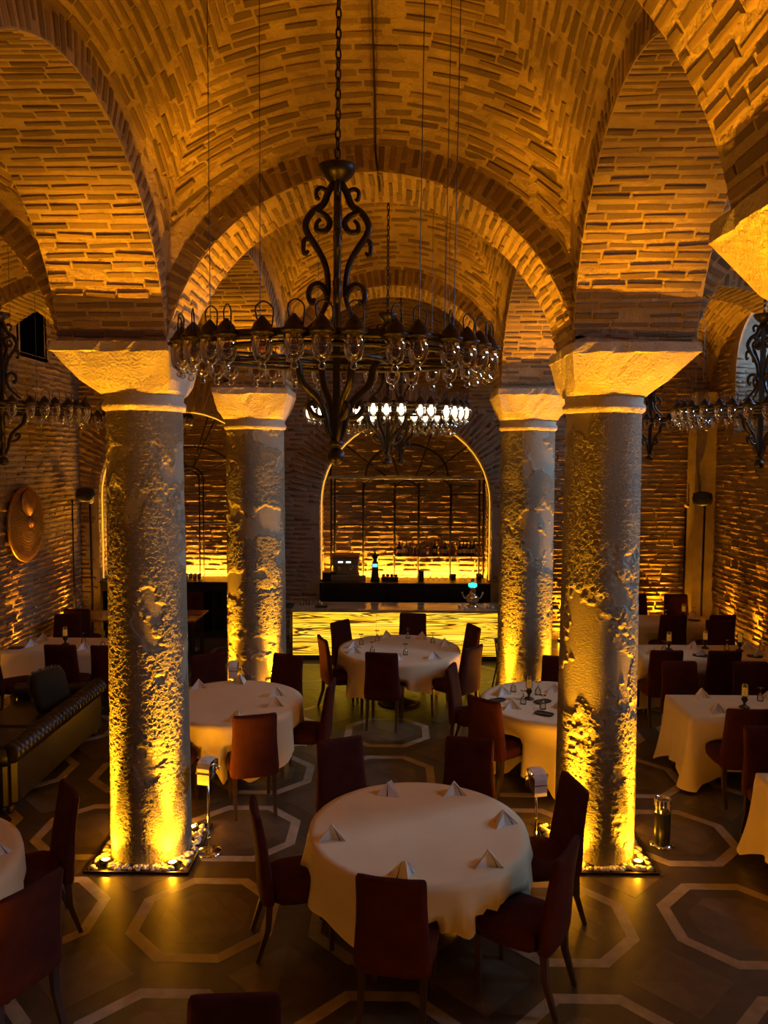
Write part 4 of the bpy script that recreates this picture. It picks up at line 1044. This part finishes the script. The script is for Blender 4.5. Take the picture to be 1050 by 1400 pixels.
chandelier((-.33, 4.40, 3.985), False, True, 'big unlit iron chandelier hanging large in the first bay, ringed with clear lanterns')
chandelier((-.08, 8.40, 3.93), True, True, 'lit chandelier with white glowing lanterns hanging beyond the biggest one', tilt=(.01, .0))
chandelier((.09, 12.40, 3.94), False, False, 'dim chandelier behind the lit one, in front of the bar arch', tilt=(0, 0), cables=False)
chandelier((-4.27, 8.40, 3.93), False, False, 'unlit chandelier in the strainer-side aisle, cut by the picture edge', tilt=(0, 0))
chandelier((-4.15, 12.40, 4.02), False, False, 'unlit chandelier mostly hidden behind the sofa-side columns', tilt=(0, 0), cables=False)
chandelier((3.93, 8.40, 3.93), False, False, 'unlit chandelier in the window-side aisle, cut by the picture edge', tilt=(0, 0))
chandelier((4.06, 12.40, 4.0), False, False, 'chandelier with bluish lanterns beside the bright window, beyond the bin-side column', tilt=(0, 0))
b = MB(); b.tube(smooth([(-.20, 4.75, 6.74), (-.17, 5.35, 6.48), (-.16, 5.9, 6.05), (-.16, 6.14, 5.78), (-.14, 6.16, 5.60), (-.13, 6.5, 5.57)]), .008, 6); tag(b.build('power_cable', m_frame, None, True), 'dark cable clipped along the vault toward the arch crown', 'cable')

# ------------------------------------------------------------------ bar
ORD2 = ('first', 'second', 'third', 'fourth', 'fifth')
t = thing('bar_counter', 'long bar counter fronted with glowing striped onyx', 'bar counter', (0, 0, 0))
b = MB(); b.box(-1.62, 2.45, 12.78, 13.36, 0, .10); b.build('plinth', m_black, t)
b = MB(); b.box(-1.66, 2.48, 12.78, 13.38, .10, .83); b.build('body', m_black, t)
for k in range(3):
    x0 = -1.69+k*1.40
    b = MB(); b.bbox(x0+.002, x0+1.398, 12.72, 12.778, .10, .828, .004); b.build('onyx_panel', m_onyx, t)
b = MB(); b.bbox(-1.71, 2.52, 12.69, 13.42, .832, .875, .008); b.build('countertop', m_onyxtop, t)
t = thing('back_counter', 'black back counter filling the foot of the bar niche', 'counter', (.21, 14.8, 0))
b = MB(); b.box(-1.58, 1.58, -.45, .28, 0, 1.03); b.build('body', m_black, t)
b = MB(); b.bbox(-1.59, 1.59, -.48, .26, 1.03, 1.065, .005); b.build('countertop', m_black, t)
for k in range(5):
    b = MB(); b.bbox(-1.5+k*.61, -.93+k*.61, -.465, -.452, .12, .96, .004); d_ = b.build('door', m_black, t)
    b = MB(); b.box(-.99+k*.61, -.96+k*.61, -.48, -.466, .5, .64); b.build('handle', m_steel, d_)
t = thing('back_counter', 'black counter with open shelf under the side niche', 'counter', (-3.95, 14.8, 0))
b = MB(); b.box(-1.58, 1.58, -.45, .28, 0, .12); b.box(-1.58, 1.58, -.45, .28, .88, 1.03); b.box(-1.58, 1.58, .2, .28, .12, .88); [b.box(x-.02, x+.02, -.45, .2, .12, .88) for x in (-1.56, -.5, .15, .55, 1.56)]; b.build('body', m_black, t)
b = MB(); b.bbox(-1.59, 1.59, -.48, .26, 1.03, 1.065, .005); b.build('countertop', m_black, t)

# iron frames of the two niches
def bar_rod(nm, pts, r, par, n=6): b = MB(); b.tube(pts, r, n); return b.build(nm, m_frame, par, True)
FY = 15.02
t = thing('iron_frame', 'black iron arched lattice with bottle shelf filling the bar niche', 'iron lattice', (.24, FY, 0))
def xx(px): return (px-540)/1056*15-.24+.02
for px, zt in ((452, 3.0), (457, 3.0), (496, 2.92), (539, 2.92), (572, 2.92), (616, 2.92), (655, 3.0), (661, 3.0)): bar_rod('upright', [(xx(px), 0, 1.066), (xx(px), 0, zt)], .021, t)
for z in (2.70, 2.10): bar_rod('crossbar', [(xx(452), 0, z), (xx(661), 0, z)], .012, t)
bar_rod('crossbar', [(xx(539), 0, 1.49), (xx(661), 0, 1.49)], .012, t)
b = MB(); b.bbox(xx(448), xx(666), -.05, .05, 2.99, 3.05, .006); b.build('transom', m_steel, t)
for (r_, h_) in ((1.49, 1.06), (.80, .62)):
    bar_rod('arch_rod', [(r_*math.cos(PI*i/28), 0, 3.05+h_*math.sin(PI*i/28)) for i in range(29)], .021, t)
for a in (.62, 1.20, 1.90, 2.52):
    bar_rod('radial_rod', [(.42*math.cos(a)*1.2, 0, 3.05), (1.49*math.cos(a), 0, 3.05+1.06*math.sin(a))], .014, t)
bar_rod('arch_rod', [(xx(555.5)+(xx(572)-xx(555.5))*math.cos(PI*i/12), 0, 2.76+.2*math.sin(PI*i/12)) for i in range(13)], .015, t)
for s, p in ((1, 496), (-1, 616)): bar_rod('brace', smooth([(xx(p), 0, 2.75), (xx(p)+s*.05, 0, 2.9), (xx(p)+s*.16, 0, 2.99)], 4), .013, t)
b = MB(); b.box(xx(539), xx(661), -.16, .02, 1.500, 1.512); b.build('shelf', m_steel, t)
t = thing('iron_frame', 'black iron arched lattice with double door shape in the side niche', 'iron lattice', (-3.97, FY, 0))
for x in (-.31, -.23, .16, .24, -1.42, 1.42): bar_rod('upright', [(x, 0, 1.066), (x, 0, 2.95 if abs(x) < 1 else 2.7)], .015, t)
for z in (2.72, 2.12, 1.50): bar_rod('crossbar', [(-1.42, 0, z), (1.42, 0, z)], .012, t)
for c, r_ in ((-.035, .275), (-.035, .195)): bar_rod('arch_rod', [(c+r_*math.cos(PI*i/14), 0, 2.95+r_*1.0*math.sin(PI*i/14)) for i in range(15)], .015, t)
for r_, h_, z0 in ((1.42, 1.55, 2.7), (1.0, .75, 2.85), (1.47, 1.62, 2.7)): bar_rod('arch_rod', [(r_*math.cos(PI*i/28), 0, z0+h_*math.sin(PI*i/28)) for i in range(29)], .015, t)
for a in (.55, 1.22, 1.32, 1.82, 1.92, 2.6):
    bar_rod('radial_rod', [(-.035+.27*math.cos(a), 0, 2.95+.27*math.sin(a)), (1.42*math.cos(a), 0, 2.7+1.55*math.sin(a))], .012, t)

# bottles
def bottle_mesh(h, r, m):
    b = MB(); b.lathe([(r*.9, 0), (r, .01), (r, h*.58), (r*.85, h*.66), (r*.36, h*.76), (r*.34, h*.95), (r*.42, h*.96), (r*.42, h)], 12); return b.mesh('glass_body', m, True)
BT = []
for h, r, m in ((.27, .038, m_bdark), (.30, .034, m_bdark), (.25, .042, m_bamber), (.28, .036, m_bclear), (.23, .045, m_bclear), (.29, .037, m_bamber)):
    lb = MB(); lb.lathe([(r+.001, h*.2), (r+.001, h*.46)], 12, cap=False); BT.append((bottle_mesh(h, r, m), lb.mesh('label', m_label, True)))
ORD = 'first second third fourth fifth sixth seventh eighth ninth tenth eleventh twelfth thirteenth fourteenth fifteenth sixteenth seventeenth eighteenth nineteenth twentieth twenty-first twenty-second twenty-third twenty-fourth twenty-fifth'.split()
names = ['slim dark', 'tall dark', 'squat amber', 'clear', 'broad clear', 'tall amber']
order = [4, 0, 3, 5, 2, 3, 4, 2, 5, 3, 2, 1, 3, 5, 0, 4, 2, 3, 0, 1, 1, 0, 1, 4, 3]
xs = [.03+i*(1.66/24) for i in range(25)]
for i, (x, k) in enumerate(zip(xs, order)):
    t = thing('bottle', '%s bottle on the niche shelf, %s from the grinder side' % (names[k], ORD[i]), 'bottle', (x, FY-.09, 1.5125), 0, 'bottles on the bar shelf')
    link('glass_body', BT[k][0], t)
    if k in (0, 1, 5): link('label', BT[k][1], t)

# machines on the back counter
t = thing('espresso_machine', 'steel espresso machine with two lit displays on the back counter', 'coffee machine', (-.92, 14.66, 1.066))
b = MB(); b.bbox(-.26, .26, -.2, .2, .0, .12, .01); b.build('drip_base', m_steel, t)
b = MB(); b.bbox(-.24, .24, -.02, .2, .12, .30, .01); b.bbox(-.26, .26, -.2, .2, .30, .44, .015); b.build('body', m_steel, t)
b = MB(); b.bbox(-.27, .27, -.2, .2, .44, .50, .01); b.build('cup_rail', m_copper, t)
for x in (-.09, .06):
    b = MB(); b.box(x-.045, x+.045, -.204, -.2, .355, .385); b.build('display', m_white, t)
for x in (-.11, .11):
    b = MB(); b.lathe([(.035, .24), (.035, .30)], 14, (x, -.11, 0)); b.tube([(x, -.11, .25), (x, -.28, .235)], .012, 8); b.build('portafilter', m_chrome, t, True)
b = MB(); b.tube(smooth([(.22, -.15, .30), (.235, -.2, .22), (.23, -.2, .14)]), .006, 6); b.build('steam_wand', m_chrome, t, True)
t = thing('coffee_grinder', 'coffee grinder with dark hopper and blue display beside the espresso machine', 'coffee grinder', (-.36, 14.62, 1.066))
b = MB(); b.loops([rrect(.18, .22, 0, 0, 0), rrect(.16, .2, 0, 0, .05), rrect(.13, .15, 0, 0, .2), rrect(.11, .13, 0, 0, .36)]); b.build('body', m_black, t, True)
b = MB(); b.lathe([(.03, .36), (.075, .47), (.078, .49), (.02, .50), (.015, .56), (.06, .565), (.06, .575)], 18); b.build('hopper', m_bdark, t, True)
b = MB(); b.bbox(-.045, .045, -.09, -.07, .27, .33, .004); b.build('display', m_blue, t)
def simple(name, label, cat, f, m, loc=(0, 0, 0), grp=None, sm=False):
    b = MB(); f(b); o = b.build(name, m, None, sm); o.location = loc; return tag(o, label, cat, grp)
simple('ice_box', 'dark slotted box at the espresso end of the back counter', 'box', lambda b: (b.bbox(-.14, .14, -.12, .12, 0, .16, .008), [b.box(-.10+k*.05, -.08+k*.05, -.13, -.12, .04, .13) for k in range(5)]), m_black, (-1.24, 14.66, 1.066))
simple('cup_tray', 'low dark tray of cups beside the grinder', 'tray', lambda b: (b.bbox(-.16, .16, -.1, .1, 0, .07, .008), [b.lathe([(.02, .07), (.033, .12), (.03, .12)], 10, (-.12+k*.08, 0, 0)) for k in range(4)]), m_bronze, (-.08, 14.66, 1.066))
simple('knock_box', 'small steel box in front of the grinder', 'box', lambda b: b.bbox(-.07, .07, -.07, .07, 0, .12, .008), m_steel, (-.60, 14.45, 1.066))
simple('menu_holder', 'upright dark slab in the middle of the back counter', 'box', lambda b: b.bbox(-.05, .05, -.05, .05, 0, .2, .006), m_bronze, (.52, 14.62, 1.066))
for k, (x, n_) in enumerate(((.86, 4), (1.36, 2))):
    t = thing('glass_rack', ('wide', 'narrow')[k]+' zigzag steel rack of glasses on the back counter', 'rack', (x, 14.62, 1.066), 0, 'zigzag glass racks')
    for i in range(n_):
        for s in (-1, 1):
            b = MB(); x0 = (i-n_/2)*.11; b.tube([(x0+(.0 if s > 0 else .11), 0, 0.006), (x0+(.11 if s > 0 else 0), 0, .15)], .006, 5); b.build('slat', m_chrome, t)
def tumbler(b): b.lathe([(.022, 0), (.03, .10), (.028, .10), (.02, .006)], 10)
tm = MB(); tumbler(tm); tme = tm.mesh('tumbler', m_goblet, True)
for i in range(10):
    o = link('tumbler', tme, None, (1.62+(i % 2)*.05-.5*(i//6), 14.78+.07*(i//2 % 3), 1.066)); tag(o, 'clear tumbler among the glasses standing at the rack end of the back counter', 'glass', 'tumblers on the bar back counter')
for i in range(14):
    o = link('tumbler', tme, None, (-4.25+(i % 7)*.085, 14.62+.1*(i//7), 1.066)); tag(o, 'clear tumbler in the rows on the counter of the side niche', 'glass', 'tumblers on the side niche counter')
t = thing('beer_tap', 'polished bulbous beer tap with teal display on the bar end', 'beer tap', (1.34, 13.05, .8755))
b = MB(); b.lathe([(.10, 0), (.10, .012), (.05, .03), (.06, .06), (.11, .10), (.115, .15), (.08, .20), (.05, .22), (.055, .30), (.06, .33), (.03, .345)], 24); b.build('body', m_chrome, t, True)
b = MB(); b.bbox(-.07, .07, -.05, .03, .345, .40, .008); b.build('display', m_teal, t)
for s in (-1, 1):
    b = MB(); b.tube(smooth([(s*.09, 0, .13), (s*.14, 0, .16), (s*.17, 0, .22)]), .014, 8); b.sphere((s*.175, 0, .235), .022, 10, 6); b.build('lever', m_chrome, t, True)
b = MB(); b.lathe([(.03, .40), (.025, .43), (.035, .46), (.02, .48)], 14); b.build('finial', m_chrome, t, True)
for i, (x, y) in enumerate(((1.12, 12.95), (1.2, 12.86), (1.48, 12.9), (1.58, 12.95), (1.66, 12.88))):
    simple('crumpled_napkin', 'pale crumpled napkin on the bar top by the beer tap, %s along' % ('first', 'second', 'third', 'fourth', 'fifth')[i], 'napkin', lambda b: b.loops([rrect(.05, .05, 0, 0, 0, 9, 2), rrect(.075, .06, .004, 0, .02, 9, 2), rrect(.06, .05, -.004, .006, .04, 9, 2.5), rrect(.02, .02, 0, 0, .055, 9, 2)]), m_napkin, (x, y, .8755), 'crumpled napkins on the bar')
for i in range(5):
    goblet(-1.58+i*.075+.02*(i % 2), 13.1+.08*(i % 2), 'in the cluster on the free end of the bar, %s along' % ORD2[i], .8755)
simple('bill_folder', 'dark folder lying on the bar top near the stool end', 'folder', lambda b: b.bbox(-.10, .10, -.07, .07, 0, .035, .008), m_leather, (-1.22, 12.92, .8755))
# bar stools
def stool(x, y, z, label, m):
    t = thing('bar_stool', label, 'stool', (x, y, 0), 0, 'bar stools')
    b = MB(); b.loops([rrect(.26, .26, 0, 0, z-.03), rrect(.30, .30, 0, 0, z-.02), rrect(.30, .30, 0, 0, z), rrect(.26, .26, 0, 0, z+.012)]); b.build('seat', m_black, t, True)
    for sx in (-1, 1):
        for sy in (-1, 1):
            b = MB(); b.tube([(sx*.12, sy*.12, z-.03), (sx*.085, sy*.085, .4), (sx*.15, sy*.15, 0.008)], .011, 6); b.build('leg', m, t, True)
    b = MB(); b.tube([(-.105, -.105, .25), (.105, -.105, .25), (.105, .105, .25), (-.105, .105, .25)], .008, 6, closed=True); b.build('footrest', m, t)
    return t
stool(1.62, 11.15, .75, 'black metal stool with spread legs standing next to the column at the bar end', m_frame)
stool(-1.92, 12.55, .70, 'black seated stool with bright steel legs at the free end of the bar', m_chrome)
stool(-1.86, 13.10, .88, 'taller black stool behind the free end of the bar', m_chrome)

# ------------------------------------------------------------------ things on the walls
t = thing('wall_strainer', 'big round copper strainer hung on the side wall', 'wall decoration', (WL+.06, 12.12, 2.33)); t.rotation_euler = (0, PI/2, 0)
b = MB(); b.lathe([(.575, -.01), (.60, .0), (.60, .025), (.575, .035), (.52, .02), (.3, .045), (.02, .06)], 48); b.build('disc', m_copper, t, True)
b = MB()
for r_ in np.arange(.12, .54, .045):
    n_ = int(2*PI*r_/.05)
    for i in range(n_):
        a = 2*PI*i/n_; zz = (.06-.015*(r_-.02)/.28 if r_ < .3 else .045-.025*(r_-.3)/.22)+.004
        b.lathe([(.013, zz-.004), (.010, zz+.008)], 6, (r_*math.cos(a), r_*math.sin(a), 0))
b.build('perforation', m_chrome, t, kind='stuff')
b = MB(); b.sphere((-.34, .0, .05), .22, 20, 8, (1, 1, .25)); b.build('boss', m_copper, t, True)
b = MB(); b.sphere((-.02, .06, .06), .09, 14, 8, (1, 1, .4)); b.build('knob', m_copper, t, True)
def speaker(loc, rz, label):
    t = thing('wall_speaker', label, 'speaker', loc, rz, 'black wall speakers')
    b = MB(); b.loops([rrect(.16, .18, 0, 0, -.12), rrect(.30, .22, 0, .01, -.09), rrect(.34, .24, 0, .01, 0), rrect(.30, .22, 0, .02, .10), rrect(.14, .14, 0, .03, .13)]); b.build('cabinet', m_black, t, True)
    b = MB(); b.tube([(0, .10, 0), (0, .30, .02)], .02, 8); b.build('bracket', m_frame, t)
speaker((WL+.36, 13.75, 2.72), .5, 'black speaker high in the back corner over the strainer wall')
speaker((5.45, 13.72, 2.70), -.3, 'black speaker at the pilaster in the window-side back corner')
def conduit(x, y, z0, z1, label, r=.014): simple('conduit', label, 'pipe', lambda b: b.tube([(0, 0, z0), (0, 0, z1)], r, 8), m_frame, (x, y, 0), 'dark vertical conduits', True)
conduit(WL+.03, 13.98, .0, 2.62, 'dark vertical pipe below the speaker of the strainer wall')
conduit(WL+.20, BACK-.04, .0, 2.55, 'dark vertical pipe with camera in the strainer-side back corner')
conduit(5.40, BACK-.05, .0, 2.50, 'dark vertical pipe under the round camera by the pilaster')
conduit(5.60, 13.97, .0, 2.60, 'dark vertical pipe on the face of the pilaster')
conduit(2.86, BACK-.05, .0, 2.9, 'dark vertical pipe on the back wall glimpsed beside the bin-side column')
def camera_dome(x, y, z, label):
    t = thing('wall_camera', label, 'camera', (x, y, z), 0, 'round wall cameras')
    b = MB(); b.lathe([(.05, 0), (.055, .03), (.045, .07)], 16, mx=Matrix.Rotation(PI/2, 4, 'X')); b.build('housing', m_label, t, True)
    b = MB(); b.lathe([(.025, .071), (.02, .08)], 12, mx=Matrix.Rotation(PI/2, 4, 'X')); b.build('lens', m_black, t, True)
camera_dome(WL+.24, BACK-.08, 2.58, 'small round camera beside the speaker over the strainer wall')
camera_dome(5.40, BACK-.08, 2.56, 'small round camera above the pipe by the pilaster')
